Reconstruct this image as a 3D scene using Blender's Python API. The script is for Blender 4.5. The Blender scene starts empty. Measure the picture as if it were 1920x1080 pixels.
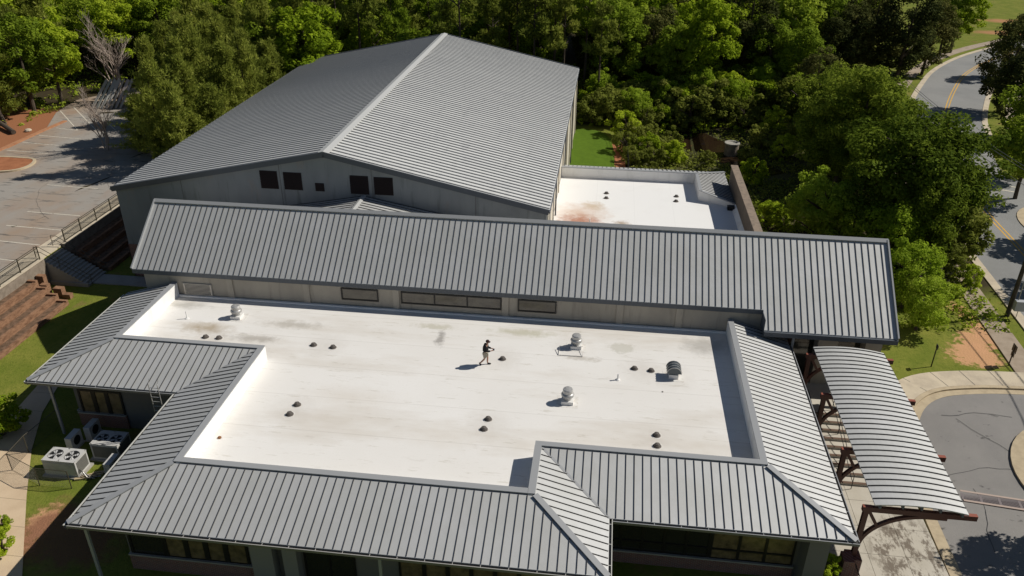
import bpy, bmesh, math, random
import numpy as np
from mathutils import Vector, Matrix

random.seed(7)
SC = bpy.context.scene
COL = SC.collection

# ------------------------------------------------------------------ camera
F_PX, YAW, PITCH, ROLL, CAM_Z = 1501.95, -0.1169, 0.4923, 0.0087, 31.6
cy, sy, cp, sp = math.cos(YAW), math.sin(YAW), math.cos(PITCH), math.sin(PITCH)
FW = Vector((sy*cp, cy*cp, -sp)); RT0 = Vector((cy, -sy, 0)); UP0 = RT0.cross(FW)
RT = RT0*math.cos(ROLL) + UP0*math.sin(ROLL)
UPV = UP0*math.cos(ROLL) - RT0*math.sin(ROLL)
cam = bpy.data.cameras.new("camera"); camo = bpy.data.objects.new("camera", cam); COL.objects.link(camo)
cam.sensor_width = 36; cam.lens = F_PX/1920*36; cam.clip_end = 4000; cam.clip_start = 0.5
M = Matrix.Identity(4)
for i in range(3):
    M[i][0] = RT[i]; M[i][1] = UPV[i]; M[i][2] = -FW[i]
M[2][3] = CAM_Z
camo.matrix_world = M
SC.camera = camo

# ------------------------------------------------------------------ light
SUN_AZ, SUN_EL = math.radians(71), math.radians(42.5)      # azimuth clockwise from +Y
w = bpy.data.worlds.new("World"); SC.world = w; w.use_nodes = True
nt = w.node_tree; bg = nt.nodes["Background"]
sky = nt.nodes.new("ShaderNodeTexSky"); sky.sky_type = 'NISHITA'; sky.sun_disc = False
sky.sun_elevation = SUN_EL; sky.sun_rotation = SUN_AZ
sky.air_density = 1.0; sky.dust_density = 0.4; sky.ozone_density = 1.5
nt.links.new(sky.outputs[0], bg.inputs[0]); bg.inputs[1].default_value = 0.05
sl = bpy.data.lights.new("sun", 'SUN'); sl.energy = 5.0; sl.angle = math.radians(0.5); sl.color = (1, 0.955, 0.87)
so = bpy.data.objects.new("sun", sl); COL.objects.link(so)
SD = Vector((math.sin(SUN_AZ)*math.cos(SUN_EL), math.cos(SUN_AZ)*math.cos(SUN_EL), math.sin(SUN_EL)))
so.rotation_euler = SD.to_track_quat('Z', 'Y').to_euler()
so.location = (60, 40, 80)
SC.view_settings.view_transform = 'Standard'; SC.view_settings.look = 'None'
SC.view_settings.exposure = -0.14; SC.view_settings.gamma = 1
SC.cycles.max_bounces = 6; SC.cycles.diffuse_bounces = 3; SC.cycles.glossy_bounces = 2
SC.cycles.transmission_bounces = 3; SC.cycles.transparent_max_bounces = 6
SC.cycles.use_adaptive_sampling = True

# ------------------------------------------------------------------ terrain
def sm(a, b, t):
    t = max(0.0, min(1.0, (t-a)/(b-a))); return t*t*(3-2*t)
def hgt(x, y):
    z = 2.2*max(0.0, min(1.0, (-45.05-x)/0.25))
    if x > 11: z += 1.1*sm(36, 47, y)*sm(11, 13, x)
    z += -2.4*math.exp(-((x-15)/11)**2-((y-97)/13)**2)
    if y > 112: z += 0.02*(y-112)*(1-sm(30, 40, x))
    z += 0.35*sm(-75, -80, x)*0
    return z
def ray(u, v):
    return (RT*((u-960)/F_PX) + UPV*((540-v)/F_PX) + FW)
def onz(u, v, z):
    d = ray(u, v); return Vector((0, 0, CAM_Z)) + d*((z-CAM_Z)/d.z)
def G(u, v, it=12):
    z = 0.5
    for _ in range(it):
        p = onz(u, v, z); z = 0.5*z+0.5*hgt(p.x, p.y)
    return onz(u, v, z)

# ------------------------------------------------------------------ materials
def mat(name, col, rough=0.7, metal=0.0, spec=0.3, noise=None, bump=None):
    m = bpy.data.materials.new(name); m.use_nodes = True
    t = m.node_tree; b = t.nodes["Principled BSDF"]
    b.inputs["Base Color"].default_value = (*col, 1); b.inputs["Roughness"].default_value = rough
    b.inputs["Metallic"].default_value = metal; b.inputs["Specular IOR Level"].default_value = spec
    m['n'] = 0
    if noise: add_noise(m, *noise)
    if bump:
        tc = t.nodes.new("ShaderNodeTexCoord"); nz = t.nodes.new("ShaderNodeTexNoise")
        nz.inputs["Scale"].default_value = bump[0]; bp = t.nodes.new("ShaderNodeBump")
        bp.inputs["Strength"].default_value = bump[1]; bp.inputs["Distance"].default_value = 0.05
        t.links.new(tc.outputs["Object"], nz.inputs["Vector"]); t.links.new(nz.outputs["Fac"], bp.inputs["Height"])
        t.links.new(bp.outputs[0], b.inputs["Normal"])
    return m
def N(t, typ, **kw):
    n = t.nodes.new(typ)
    for k, v in kw.items():
        if k in n.inputs: n.inputs[k].default_value = v
        else: setattr(n, k, v)
    return n
def src(m):
    t = m.node_tree; b = t.nodes["Principled BSDF"]; i = b.inputs["Base Color"]
    if i.is_linked: return i.links[0].from_socket
    r = t.nodes.new("ShaderNodeRGB"); r.outputs[0].default_value = i.default_value[:]; t.links.new(r.outputs[0], i); return r.outputs[0]
def over(m, fac, col):
    """lay colour col over the base colour by mask socket fac"""
    t = m.node_tree; s = src(m); b = t.nodes["Principled BSDF"]
    mx = t.nodes.new("ShaderNodeMix"); mx.data_type = 'RGBA'
    t.links.new(fac, mx.inputs[0]); t.links.new(s, mx.inputs[6]); mx.inputs[7].default_value = (*col, 1)
    t.links.new(mx.outputs[2], b.inputs["Base Color"])
def coords(m):
    t = m.node_tree
    g = t.nodes.get("GEO")
    if not g: g = t.nodes.new("ShaderNodeTexCoord"); g.name = "GEO"
    return g.outputs["Object"]
def nmask(m, scale, lo, hi, stretch=(1, 1, 1), detail=5, seed=0, amount=1.0, rough=0.6):
    t = m.node_tree
    mp = N(t, "ShaderNodeMapping"); mp.inputs["Scale"].default_value = stretch; mp.inputs["Location"].default_value = (seed*13.7, seed*7.1, seed*3.3)
    t.links.new(coords(m), mp.inputs[0])
    nz = N(t, "ShaderNodeTexNoise", Scale=scale, Detail=detail, Roughness=rough); t.links.new(mp.outputs[0], nz.inputs["Vector"])
    r = N(t, "ShaderNodeMapRange"); r.inputs[1].default_value = lo; r.inputs[2].default_value = hi; r.inputs[4].default_value = amount
    t.links.new(nz.outputs["Fac"], r.inputs[0]); return r.outputs[0]
def add_noise(m, scale, lo, hi, col, stretch=(1, 1, 1), seed=0, amount=1.0):
    over(m, nmask(m, scale, lo, hi, stretch, seed=seed, amount=amount), col)
def spot(m, c, r, soft, amount=1.0, nscale=1.2, wob=1.0, sx=1.0, sy_=1.0):
    """mask of a ragged patch centred at c"""
    t = m.node_tree
    mp = N(t, "ShaderNodeMapping"); mp.vector_type = 'POINT'; mp.inputs["Location"].default_value = (-c[0]*sx, -c[1]*sy_, 0); mp.inputs["Scale"].default_value = (sx, sy_, 0)
    t.links.new(coords(m), mp.inputs[0])
    ln = N(t, "ShaderNodeVectorMath", operation='LENGTH'); t.links.new(mp.outputs[0], ln.inputs[0])
    nz = N(t, "ShaderNodeTexNoise", Scale=nscale, Detail=6, Roughness=0.65); t.links.new(coords(m), nz.inputs["Vector"])
    ma = N(t, "ShaderNodeMath", operation='MULTIPLY_ADD'); t.links.new(nz.outputs["Fac"], ma.inputs[0]); ma.inputs[1].default_value = 2*wob; 
    ad = N(t, "ShaderNodeMath", operation='SUBTRACT'); t.links.new(ln.outputs["Value"], ad.inputs[0]); ad.inputs[1].default_value = wob
    t.links.new(ad.outputs[0], ma.inputs[2])
    rr = N(t, "ShaderNodeMapRange"); rr.inputs[1].default_value = r; rr.inputs[2].default_value = r-soft; rr.inputs[4].default_value = amount
    t.links.new(ma.outputs[0], rr.inputs[0]); return rr.outputs[0]
def stripes(m, axis, period, width, phase=0.0, amount=1.0):
    t = m.node_tree
    s = N(t, "ShaderNodeSeparateXYZ"); t.links.new(coords(m), s.inputs[0])
    a = N(t, "ShaderNodeMath", operation='ADD'); t.links.new(s.outputs[axis], a.inputs[0]); a.inputs[1].default_value = phase+1000*period
    mo = N(t, "ShaderNodeMath", operation='MODULO'); t.links.new(a.outputs[0], mo.inputs[0]); mo.inputs[1].default_value = period
    c = N(t, "ShaderNodeMath", operation='LESS_THAN'); t.links.new(mo.outputs[0], c.inputs[0]); c.inputs[1].default_value = width
    d = N(t, "ShaderNodeMath", operation='MULTIPLY'); t.links.new(c.outputs[0], d.inputs[0]); d.inputs[1].default_value = amount
    return d.outputs[0]

ROOF = mat("grey_seam_metal", (0.475, 0.475, 0.46), 0.62, 0.38, 0.4, noise=(0.5, 0.4, 0.75, (0.53, 0.53, 0.53)), bump=(2.2, 0.12))
add_noise(ROOF, 60, 0.45, 0.7, (0.66, 0.66, 0.65), amount=0.35)
add_noise(ROOF, 0.9, 0.60, 0.80, (0.44, 0.435, 0.42), (1, 1, 1), 11, 0.35)
GYMROOF = mat("pale_ribbed_metal", (0.66, 0.66, 0.64), 0.55, 0.2, 0.4, noise=(0.35, 0.35, 0.7, (0.58, 0.58, 0.57), (0.35, 2.2, 1)))
add_noise(GYMROOF, 1.2, 0.55, 0.8, (0.30, 0.30, 0.30), (1, 0.2, 1), 3, 0.4)
over(GYMROOF, stripes(GYMROOF, 1, 6.1, 0.05, 1.0, 0.35), (0.14, 0.14, 0.14))
RIBM = mat("shade_dark_seam_rib", (0.07, 0.066, 0.062), 0.5, 0.0, 0.4)  # rib shade and shadow lines painted in as a near-black colour
TRIM = mat("grey_trim_metal", (0.30, 0.305, 0.31), 0.45, 0.0, 0.45)
TRIMD = mat("dark_trim_metal", (0.085, 0.095, 0.11), 0.5, 0.0, 0.4)
GUT = mat("gutter_metal", (0.16, 0.155, 0.145), 0.5, 0.0, 0.4)
GUTL = mat("pale_gutter_rim", (0.50, 0.49, 0.45), 0.5)
DECK = mat("white_membrane", (0.76, 0.74, 0.71), 0.6, 0, 0.25)
add_noise(DECK, 0.09, 0.35, 0.75, (0.68, 0.65, 0.605), (1, 1, 1), 1, 0.8)
add_noise(DECK, 0.3, 0.50, 0.80, (0.52, 0.46, 0.38), (0.35, 1.2, 1), 2, 0.75)
add_noise(DECK, 1.3, 0.62, 0.82, (0.40, 0.36, 0.31), (0.5, 1.6, 1), 5, 0.5)
add_noise(DECK, 9, 0.55, 0.8, (0.60, 0.56, 0.51), (1, 1, 1), 4, 0.35)
over(DECK, stripes(DECK, 1, 3.05, 0.05, 0.6, 0.22), (0.36, 0.33, 0.29))
over(DECK, stripes(DECK, 1, 3.05, 0.22, 0.5, 0.10), (0.80, 0.78, 0.75))
for (c, r, s, a, col, sx, sy2) in [((-25.2, 42.4), 0.8, 0.9, .55, (0.33, 0.25, 0.15), .5, 1.2), ((-21.6, 41.6), 0.5, 0.6, .45, (0.30, 0.27, 0.23), .35, 1.3), ((-19.7, 43.6), .5, .6, .35, (0.30, .27, .22), .3, 1.2),
        ((-9.7, 43.0), 0.35, 0.4, .6, (0.30, 0.28, 0.26), 1.6, .5), ((-4.4, 44.6), .5, .5, .4, (0.4, .38, .25), .3, 1.4), ((2.0, 43.6), 0.5, 0.3, .35, (0.42, .40, .32), .8, 1.1),
        ((-10.4, 44.6), .5, .5, .4, (0.42, .39, .28), .4, 1.6), ((7.2, 44.5), 1.0, 0.9, .45, (0.33, .31, .28), .7, .9), ((-13.5, 36.2), 1.6, 1.8, .22, (0.5, .42, .32), .5, 1.4),
        ((-7.5, 33.5), 1.6, 1.8, .2, (0.5, .42, .32), .5, 1.4), ((-0.5, 42.0), 0.3, 0.4, .4, (0.4, .36, .3), .4, 1.5), ((-28.0, 45.2), 0.9, .9, .4, (.3, .28, .24), .5, 1.5)]:
    over(DECK, spot(DECK, c, r+.25, s, min(1, a*1.35), 1.6, 0.8, sx, sy2), col)
for c in ((-24.2, 41.3), (-16.8, 41.3), (-5.4, 41.3), (3.2, 41.3), (-16.4, 34.6), (-5.4, 34.7), (3.8, 34.5), (-1.1, 43.2), (5.0, 40.7)):
    over(DECK, spot(DECK, c, 1.3, 1.3, .30, 2.2, .7, .8, .8), (0.44, 0.39, 0.33))
over(DECK, nmask(DECK, 2.2, 0.60, 0.66, (.25, 1.5, 1), 5, 31, .35, .75), (0.42, 0.38, 0.30))
DECK2 = mat("bright_membrane", (0.80, 0.79, 0.77), 0.6, 0, 0.25)
add_noise(DECK2, 0.4, 0.5, 0.9, (0.70, 0.68, 0.65), (1, 1, 1), 2, 0.6)
over(DECK2, stripes(DECK2, 0, 3.4, 0.05, 0.4, 0.15), (0.5, 0.5, 0.48))
over(DECK2, spot(DECK2, (-1.6, 64.9), 2.6, 2.4, 0.75, 1.2, 1.5, .9, .8), (0.58, 0.40, 0.29))
over(DECK2, spot(DECK2, (-1.7, 63.3), 1.7, 1.2, 0.85, 1.8, 1.3, .7, .9), (0.40, 0.17, 0.10))
over(DECK2, spot(DECK2, (-0.6, 67.0), 1.0, 1.0, 0.6, 1.5, 1.2, .8, .8), (0.48, 0.34, 0.18))
over(DECK2, spot(DECK2, (1.9, 63.4), .8, 0.8, 0.8, 2, .9, .8, .8), (0.34, 0.25, 0.16))
PARA = mat("white_parapet_membrane", (0.80, 0.79, 0.77), 0.5, 0, 0.3, noise=(1.2, 0.5, 0.85, (0.62, 0.61, 0.58), (1, 1, .3)))
WALL = mat("beige_stucco", (0.40, 0.36, 0.30), 0.85, noise=(0.5, 0.4, 0.75, (0.31, 0.28, 0.235), (1, 1, .4)), bump=(14, 0.2))
add_noise(WALL, 2.2, 0.55, 0.8, (0.20, 0.18, 0.155), (1, 1, 0.16), 3, 0.7)
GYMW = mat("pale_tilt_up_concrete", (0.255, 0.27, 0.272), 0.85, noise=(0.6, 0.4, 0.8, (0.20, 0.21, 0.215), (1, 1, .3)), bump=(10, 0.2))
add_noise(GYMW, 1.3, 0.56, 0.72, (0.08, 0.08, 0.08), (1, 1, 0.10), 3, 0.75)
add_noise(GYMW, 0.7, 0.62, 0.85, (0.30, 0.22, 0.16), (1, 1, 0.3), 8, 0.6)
GYMS = mat("cream_side_wall", (0.58, 0.53, 0.44), 0.8, noise=(0.8, 0.5, 0.8, (0.45, 0.41, 0.34), (1, 1, .3)))
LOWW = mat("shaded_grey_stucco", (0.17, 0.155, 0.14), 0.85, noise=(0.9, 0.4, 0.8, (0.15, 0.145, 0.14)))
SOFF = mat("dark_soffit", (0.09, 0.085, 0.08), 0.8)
BRICK = mat("red_brick", (0.19, 0.075, 0.05), 0.85)
def brickify(m, c1, c2, mortar, sc=1.0):
    t = m.node_tree; b = t.nodes["Principled BSDF"]
    br = N(t, "ShaderNodeTexBrick"); br.inputs["Color1"].default_value = (*c1, 1); br.inputs["Color2"].default_value = (*c2, 1); br.inputs["Mortar"].default_value = (*mortar, 1)
    br.inputs["Scale"].default_value = 1; br.inputs["Mortar Size"].default_value = 0.012; br.inputs["Brick Width"].default_value = 0.22*sc; br.inputs["Row Height"].default_value = 0.075*sc
    s = N(t, "ShaderNodeSeparateXYZ"); c = N(t, "ShaderNodeCombineXYZ"); a = N(t, "ShaderNodeMath", operation='ADD')
    t.links.new(coords(m), s.inputs[0]); t.links.new(s.outputs[0], a.inputs[0]); t.links.new(s.outputs[1], a.inputs[1])
    t.links.new(a.outputs[0], c.inputs[0]); t.links.new(s.outputs[2], c.inputs[1]); t.links.new(c.outputs[0], br.inputs["Vector"])
    t.links.new(br.outputs["Color"], b.inputs["Base Color"])
brickify(BRICK, (0.24, 0.085, 0.055), (0.16, 0.06, 0.045), (0.25, 0.22, 0.19))
BROWNW = mat("weathered_brown_wall", (0.16, 0.125, 0.095), 0.9, noise=(1.5, 0.45, 0.75, (0.08, 0.065, 0.05), (1, 2.5, .25)), bump=(12, 0.4))
JOINT = mat("dark_panel_joint", (0.16, 0.16, 0.16), .9)
COPEB = mat("brown_coping", (0.26, 0.20, 0.15), 0.8, noise=(3, 0.45, 0.8, (0.12, 0.10, 0.08)))
GLASS = mat("dark_window_glass", (0.03, 0.028, 0.022), 0.08, 0, 0.9)
GLASSB = mat("brown_reflection_glass", (0.10, 0.085, 0.06), 0.12, 0, 0.8, noise=(1.2, 0.42, 0.7, (0.04, 0.03, 0.022), (1, 1, 1.6)))  # brown mottled reflections painted into the glass colour
BLIND = mat("tan_blind_behind_glass", (0.20, 0.145, 0.075), 0.25, 0, 0.7, noise=(2.5, 0.4, 0.7, (0.08, 0.06, 0.035)))
FRAME = mat("black_window_frame", (0.02, 0.018, 0.017), 0.4)
LOUV = mat("dark_louvre_slats", (0.012, 0.009, 0.008), 0.5)
LOUVW = mat("pale_louvre_slats", (0.55, 0.50, 0.43), 0.5)
STEEL = mat("red_brown_painted_steel", (0.10, 0.035, 0.026), 0.5, 0, 0.4)
STEELR = mat("rust_red_beam_end", (0.27, 0.08, 0.05), 0.55)
BLK = mat("black_painted_metal", (0.015, 0.015, 0.015), 0.45)
RAILM = mat("dark_bronze_rail", (0.07, 0.06, 0.04), 0.45)
GALV = mat("galvanised_metal", (0.50, 0.49, 0.47), 0.38, 0.35, 0.5, noise=(6, 0.4, 0.7, (0.30, 0.29, 0.28)))
DOME = mat("dark_drain_dome", (0.16, 0.14, 0.125), 0.6, noise=(20, 0.45, 0.6, (0.04, 0.035, 0.03)))
WHT = mat("white_enamel", (0.72, 0.71, 0.69), 0.4, 0, 0.4)
ACM = mat("beige_grey_cabinet", (0.50, 0.49, 0.47), 0.5, noise=(3, 0.5, 0.8, (0.36, 0.35, 0.33)))
ACD = mat("condenser_coil", (0.16, 0.155, 0.14), 0.6); over(ACD, stripes(ACD, 2, 0.06, 0.02, 0, .7), (0.05, 0.05, 0.045))
CONC = mat("pale_concrete", (0.56, 0.48, 0.36), 0.85, noise=(0.8, 0.4, 0.8, (0.38, 0.32, 0.25)), bump=(20, 0.15))
CONCP = mat("plaza_concrete", (0.52, 0.48, 0.41), 0.85, noise=(0.8, 0.4, 0.8, (0.43, 0.38, 0.31)), bump=(20, 0.15))
CONCG = mat("shaded_grey_concrete", (0.36, 0.34, 0.30), 0.85, noise=(0.8, 0.4, 0.8, (0.27, 0.25, 0.22)), bump=(20, 0.15))  # darker copy of the pale concrete, shade put into its colour
KERB = mat("tan_kerb_concrete", (0.50, 0.41, 0.28), 0.85, noise=(2, 0.4, 0.8, (0.36, 0.29, 0.20)))
CLAYK = mat("clay_stained_kerb", (0.42, 0.21, 0.11), 0.85, noise=(1.5, 0.4, 0.7, (0.33, 0.14, 0.07)))
OLDC = mat("old_brown_concrete", (0.26, 0.215, 0.17), 0.9, noise=(2, 0.4, 0.75, (0.15, 0.12, 0.09)), bump=(10, .3))
TIMB = mat("weathered_terrace_block", (0.29, 0.165, 0.10), 0.9, noise=(2, 0.4, 0.7, (0.14, 0.075, 0.045), (1, 1, 3)), bump=(10, .5))
ASPH = mat("driveway_asphalt", (0.27, 0.255, 0.24), 0.9, noise=(0.25, 0.4, 0.75, (0.215, 0.205, 0.195)), bump=(40, 0.3))
add_noise(ASPH, 30, 0.5, 0.75, (0.31, 0.30, 0.285), amount=0.5)
add_noise(ASPH, 1.1, 0.64, 0.72, (0.035, 0.035, 0.035), (1, 1.6, 1), 6, 0.7)
ASPHR = mat("road_asphalt", (0.27, 0.268, 0.26), 0.9, noise=(0.2, 0.4, 0.75, (0.22, 0.22, 0.215)), bump=(40, 0.3))
ASPHP = mat("old_parking_asphalt", (0.31, 0.285, 0.255), 0.9, noise=(0.13, 0.45, 0.68, (0.31, 0.235, 0.175), (1, .6, 1)), bump=(30, 0.3))
add_noise(ASPHP, 0.35, 0.58, 0.74, (0.27, 0.15, 0.09), (1, .5, 1), 4, 0.4)
add_noise(ASPHP, 1.2, 0.58, 0.66, (0.09, 0.09, 0.085), (.4, 2, 1), 9, 0.6)
LINEW = mat("worn_white_road_paint", (0.62, 0.57, 0.47), 0.8, noise=(4, 0.5, 0.7, (0.35, 0.3, 0.25)))
LINEY = mat("yellow_road_paint", (0.62, 0.36, 0.06), 0.8, noise=(4, 0.55, 0.7, (0.35, 0.25, 0.1)))
WIRE = mat("grey_overhead_wire", (0.12, 0.12, 0.12), 0.5)
POLE = mat("tarred_wood_pole", (0.09, 0.075, 0.055), 0.85, noise=(5, 0.4, 0.7, (0.05, 0.04, 0.03), (1, 1, .2)))
BARK = mat("tree_bark", (0.10, 0.075, 0.055), 0.9, noise=(6, 0.4, 0.7, (0.05, 0.04, 0.03), (1, 1, .3)))
BARKG = mat("pale_bare_bark", (0.36, 0.29, 0.24), 0.9)
CLAYD = mat("red_clay_soil", (0.36, 0.15, 0.075), 0.95, noise=(1.2, 0.4, 0.7, (0.25, 0.10, 0.05)), bump=(8, .6))
STRAW = mat("pine_straw_mulch", (0.19, 0.12, 0.08), 0.95, noise=(3, 0.4, 0.7, (0.08, 0.055, 0.035)), bump=(14, .6))
WATER = mat("muddy_creek_water", (0.022, 0.013, 0.007), 0.15, 0, 0.3)
SKIN = mat("skin", (0.42, 0.24, 0.17), 0.6); HOOD = mat("black_hoodie", (0.010, 0.010, 0.012), 0.85)
SHORT = mat("khaki_shorts", (0.34, 0.30, 0.24), 0.85); SHOE = mat("black_shoes", (0.012, 0.011, 0.011), 0.6); HAIR = mat("dark_brown_cap", (0.035, 0.012, 0.010), 0.8)

# ground: grass with clay, forest floor away from the lawns
GRD = mat("grass_and_clay_ground", (0.135, 0.165, 0.024), 0.95, bump=(9, .7))
add_noise(GRD, 0.45, 0.38, 0.66, (0.215, 0.215, 0.042), (1, 1, 1), 1, 0.85)
add_noise(GRD, 3.5, 0.5, 0.68, (0.085, 0.12, 0.014), (1, 1, 1), 2, 0.6)
add_noise(GRD, 14, 0.5, 0.72, (0.15, 0.15, 0.045), (1, 1, 1), 9, 0.4)
add_noise(GRD, 0.3, 0.62, 0.68, (0.22, 0.13, 0.065), (1, 1, 1), 6, 0.5)
def box_mask(m, x0, x1, y0, y1, soft=2.0):
    """1 inside an axis-aligned region, with a soft noisy edge"""
    t = m.node_tree; s = N(t, "ShaderNodeSeparateXYZ"); t.links.new(coords(m), s.inputs[0])
    nz = N(t, "ShaderNodeTexNoise", Scale=0.35, Detail=4); t.links.new(coords(m), nz.inputs["Vector"])
    outs = []
    for ax, a, b in ((0, x0, x0+soft), (0, x1, x1-soft), (1, y0, y0+soft), (1, y1, y1-soft)):
        ad = N(t, "ShaderNodeMath", operation='MULTIPLY_ADD'); t.links.new(nz.outputs["Fac"], ad.inputs[0]); ad.inputs[1].default_value = soft*2; t.links.new(s.outputs[ax], ad.inputs[2])
        r = N(t, "ShaderNodeMapRange"); r.inputs[1].default_value = a+soft; r.inputs[2].default_value = b+soft; t.links.new(ad.outputs[0], r.inputs[0]); outs.append(r.outputs[0])
    cur = outs[0]
    for o in outs[1:]:
        mu = N(t, "ShaderNodeMath", operation='MULTIPLY'); t.links.new(cur, mu.inputs[0]); t.links.new(o, mu.inputs[1]); cur = mu.outputs[0]
    return cur
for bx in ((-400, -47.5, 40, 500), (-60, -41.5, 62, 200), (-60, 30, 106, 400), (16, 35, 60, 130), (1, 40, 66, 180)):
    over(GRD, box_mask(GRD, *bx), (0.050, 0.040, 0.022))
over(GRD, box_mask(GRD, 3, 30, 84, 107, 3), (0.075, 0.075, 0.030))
over(GRD, box_mask(GRD, -82, -66, 66, 96, 1.5), (0.30, 0.13, 0.065))
add_noise(GRD, 0.9, 0.66, 0.74, (0.26, 0.11, 0.05), (1, 1, 1), 12, 0.5)
for (u, v, r, sx, sy2) in [(1830, 665, 1.4, .75, .8), (1850, 625, 1.2, 1.0, 0.5), (1800, 580, .7, 1, .6), (1640+190, 640, 1.0, .8, .6), (75, 980, .9, 1.2, .6), (60, 1010, .6, 1.2, .6)]:
    c = G(u, v); over(GRD, spot(GRD, (c.x, c.y), r+.12, 0.45, 0.93, 2.2, 1.3, sx, sy2), (0.56, 0.31, 0.17))
c = G(130, 1000); over(GRD, spot(GRD, (c.x, c.y), 2.0, 0.8, 0.8, .8, 1.2, .5, .7), (0.20, 0.09, 0.055))
for (u, v) in [(1900, 40), (1890, 62)]:
    c = G(u, v); over(GRD, spot(GRD, (c.x, c.y), 2.6, 1.5, 0.9, .3, 1.4, .3, .8), (0.40, 0.20, 0.10))

for m_ in (GRD, ASPH, ASPHR, ASPHP, CLAYD, STRAW, CONC, CONCP, KERB, TIMB): m_.node_tree.nodes["Principled BSDF"].inputs["Specular IOR Level"].default_value = 0.06
# ------------------------------------------------------------------ mesh helpers
class MB:
    def __init__(s): s.v = []; s.f = []; s.m = []
    def add(s, vs, fs, mi=0):
        o = len(s.v); s.v += [tuple(p) for p in vs]; s.f += [tuple(i+o for i in f) for f in fs]; s.m += [mi]*len(fs); return s
    def box(s, x0, x1, y0, y1, z0, z1, mi=0):
        vs = [(x, y, z) for z in (z0, z1) for x, y in ((x0, y0), (x1, y0), (x1, y1), (x0, y1))]
        return s.add(vs, [(3, 2, 1, 0), (4, 5, 6, 7), (0, 1, 5, 4), (1, 2, 6, 5), (2, 3, 7, 6), (3, 0, 4, 7)], mi)
    def bar(s, a, b, w, h, up=(0, 0, 1), mi=0, lift=0.0):
        """rectangular bar from a to b, width w across, height h along up, bottom on the line raised by lift"""
        a = Vector(a); b = Vector(b); d = (b-a)
        if d.length < 1e-6: return s
        d.normalize(); up = Vector(up); sd = d.cross(up)
        if sd.length < 1e-5: sd = d.cross(Vector((1, 0, 0)))
        sd.normalize(); up = sd.cross(d).normalized()
        vs = []
        for p in (a, b):
            for sx, sz in ((-1, 0), (1, 0), (1, 1), (-1, 1)):
                vs.append(p+sd*(sx*w/2)+up*(lift+sz*h))
        return s.add(vs, [(0, 1, 2, 3), (7, 6, 5, 4), (0, 4, 5, 1), (1, 5, 6, 2), (2, 6, 7, 3), (3, 7, 4, 0)], mi)
    def tube(s, pts, rads, n=8, mi=0, cap=True):
        pts = [Vector(p) for p in pts]
        if not isinstance(rads, (list, tuple)): rads = [rads]*len(pts)
        o = len(s.v); vs = []; fs = []
        for i, p in enumerate(pts):
            d = (pts[min(i+1, len(pts)-1)]-pts[max(i-1, 0)]).normalized()
            a = d.cross(Vector((0, 0, 1)));
            if a.length < 0.05: a = d.cross(Vector((0, 1, 0)))
            a.normalize(); b = d.cross(a)
            for k in range(n):
                t = 2*math.pi*k/n; vs.append(p+(a*math.cos(t)+b*math.sin(t))*rads[i])
        for i in range(len(pts)-1):
            for k in range(n):
                fs.append((i*n+k, i*n+(k+1) % n, (i+1)*n+(k+1) % n, (i+1)*n+k))
        if cap: fs += [tuple(range(n-1, -1, -1)), tuple((len(pts)-1)*n+k for k in range(n))]
        return s.add(vs, fs, mi)
    def lathe(s, c, prof, n=20, mi=0):
        vs = []; fs = []; c = Vector(c)
        for r, z in prof:
            for k in range(n):
                t = 2*math.pi*k/n; vs.append((c.x+r*math.cos(t), c.y+r*math.sin(t), c.z+z))
        for i in range(len(prof)-1):
            for k in range(n): fs.append((i*n+k, i*n+(k+1) % n, (i+1)*n+(k+1) % n, (i+1)*n+k))
        fs.append(tuple(range(n-1, -1, -1))); fs.append(tuple((len(prof)-1)*n+k for k in range(n)))
        return s.add(vs, fs, mi)
    def prism(s, poly, z0, z1, mi=0):
        n = len(poly); vs = [(p[0], p[1], z0) for p in poly]+[(p[0], p[1], z1) for p in poly]
        fs = [tuple(range(n-1, -1, -1)), tuple(range(n, 2*n))]+[(i, (i+1) % n, (i+1) % n+n, i+n) for i in range(n)]
        return s.add(vs, fs, mi)
    def slab(s, poly3, th, mi=0):
        """solid plate under a coplanar 3D polygon"""
        n = len(poly3); vs = [tuple(p) for p in poly3]+[(p[0], p[1], p[2]-th) for p in poly3]
        fs = [tuple(range(n)), tuple(range(2*n-1, n-1, -1))]+[((i+1) % n, i, i+n, (i+1) % n+n) for i in range(n)]
        return s.add(vs, fs, mi)
    def build(s, name, mats, parent=None, smooth=False):
        me = bpy.data.meshes.new(name); me.from_pydata(s.v, [], s.f); me.update()
        if not isinstance(mats, (list, tuple)): mats = [mats]
        for m in mats: me.materials.append(m)
        if len(mats) > 1: me.polygons.foreach_set("material_index", s.m)
        bm = bmesh.new(); bm.from_mesh(me); bmesh.ops.recalc_face_normals(bm, faces=bm.faces); bm.to_mesh(me); bm.free()
        if smooth: me.polygons.foreach_set("use_smooth", [True]*len(me.polygons))
        o = bpy.data.objects.new(name, me); COL.objects.link(o)
        if parent: o.parent = parent; o.matrix_parent_inverse = par_inv(parent)
        return o
def par_inv(p):
    return Matrix.Identity(4) if p.parent else Matrix.Translation(-p.location)
def thing(name, label, cat, loc=(0, 0, 0), group=None):
    o = bpy.data.objects.new(name, None); COL.objects.link(o); o.location = loc; o.empty_display_size = 0.3
    return tag(o, label, cat, group)
def tag(o, label, cat, group=None):
    o['label'] = label; o['category'] = cat
    if group: o['group'] = group
    return o
def struct(o): o['kind'] = 'structure'; return o
def copy_tree(o, parent=None):
    c = o.copy(); COL.objects.link(c)
    if parent: c.parent = parent
    for ch in list(o.children): copy_tree(ch, c)
    return c

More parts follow.
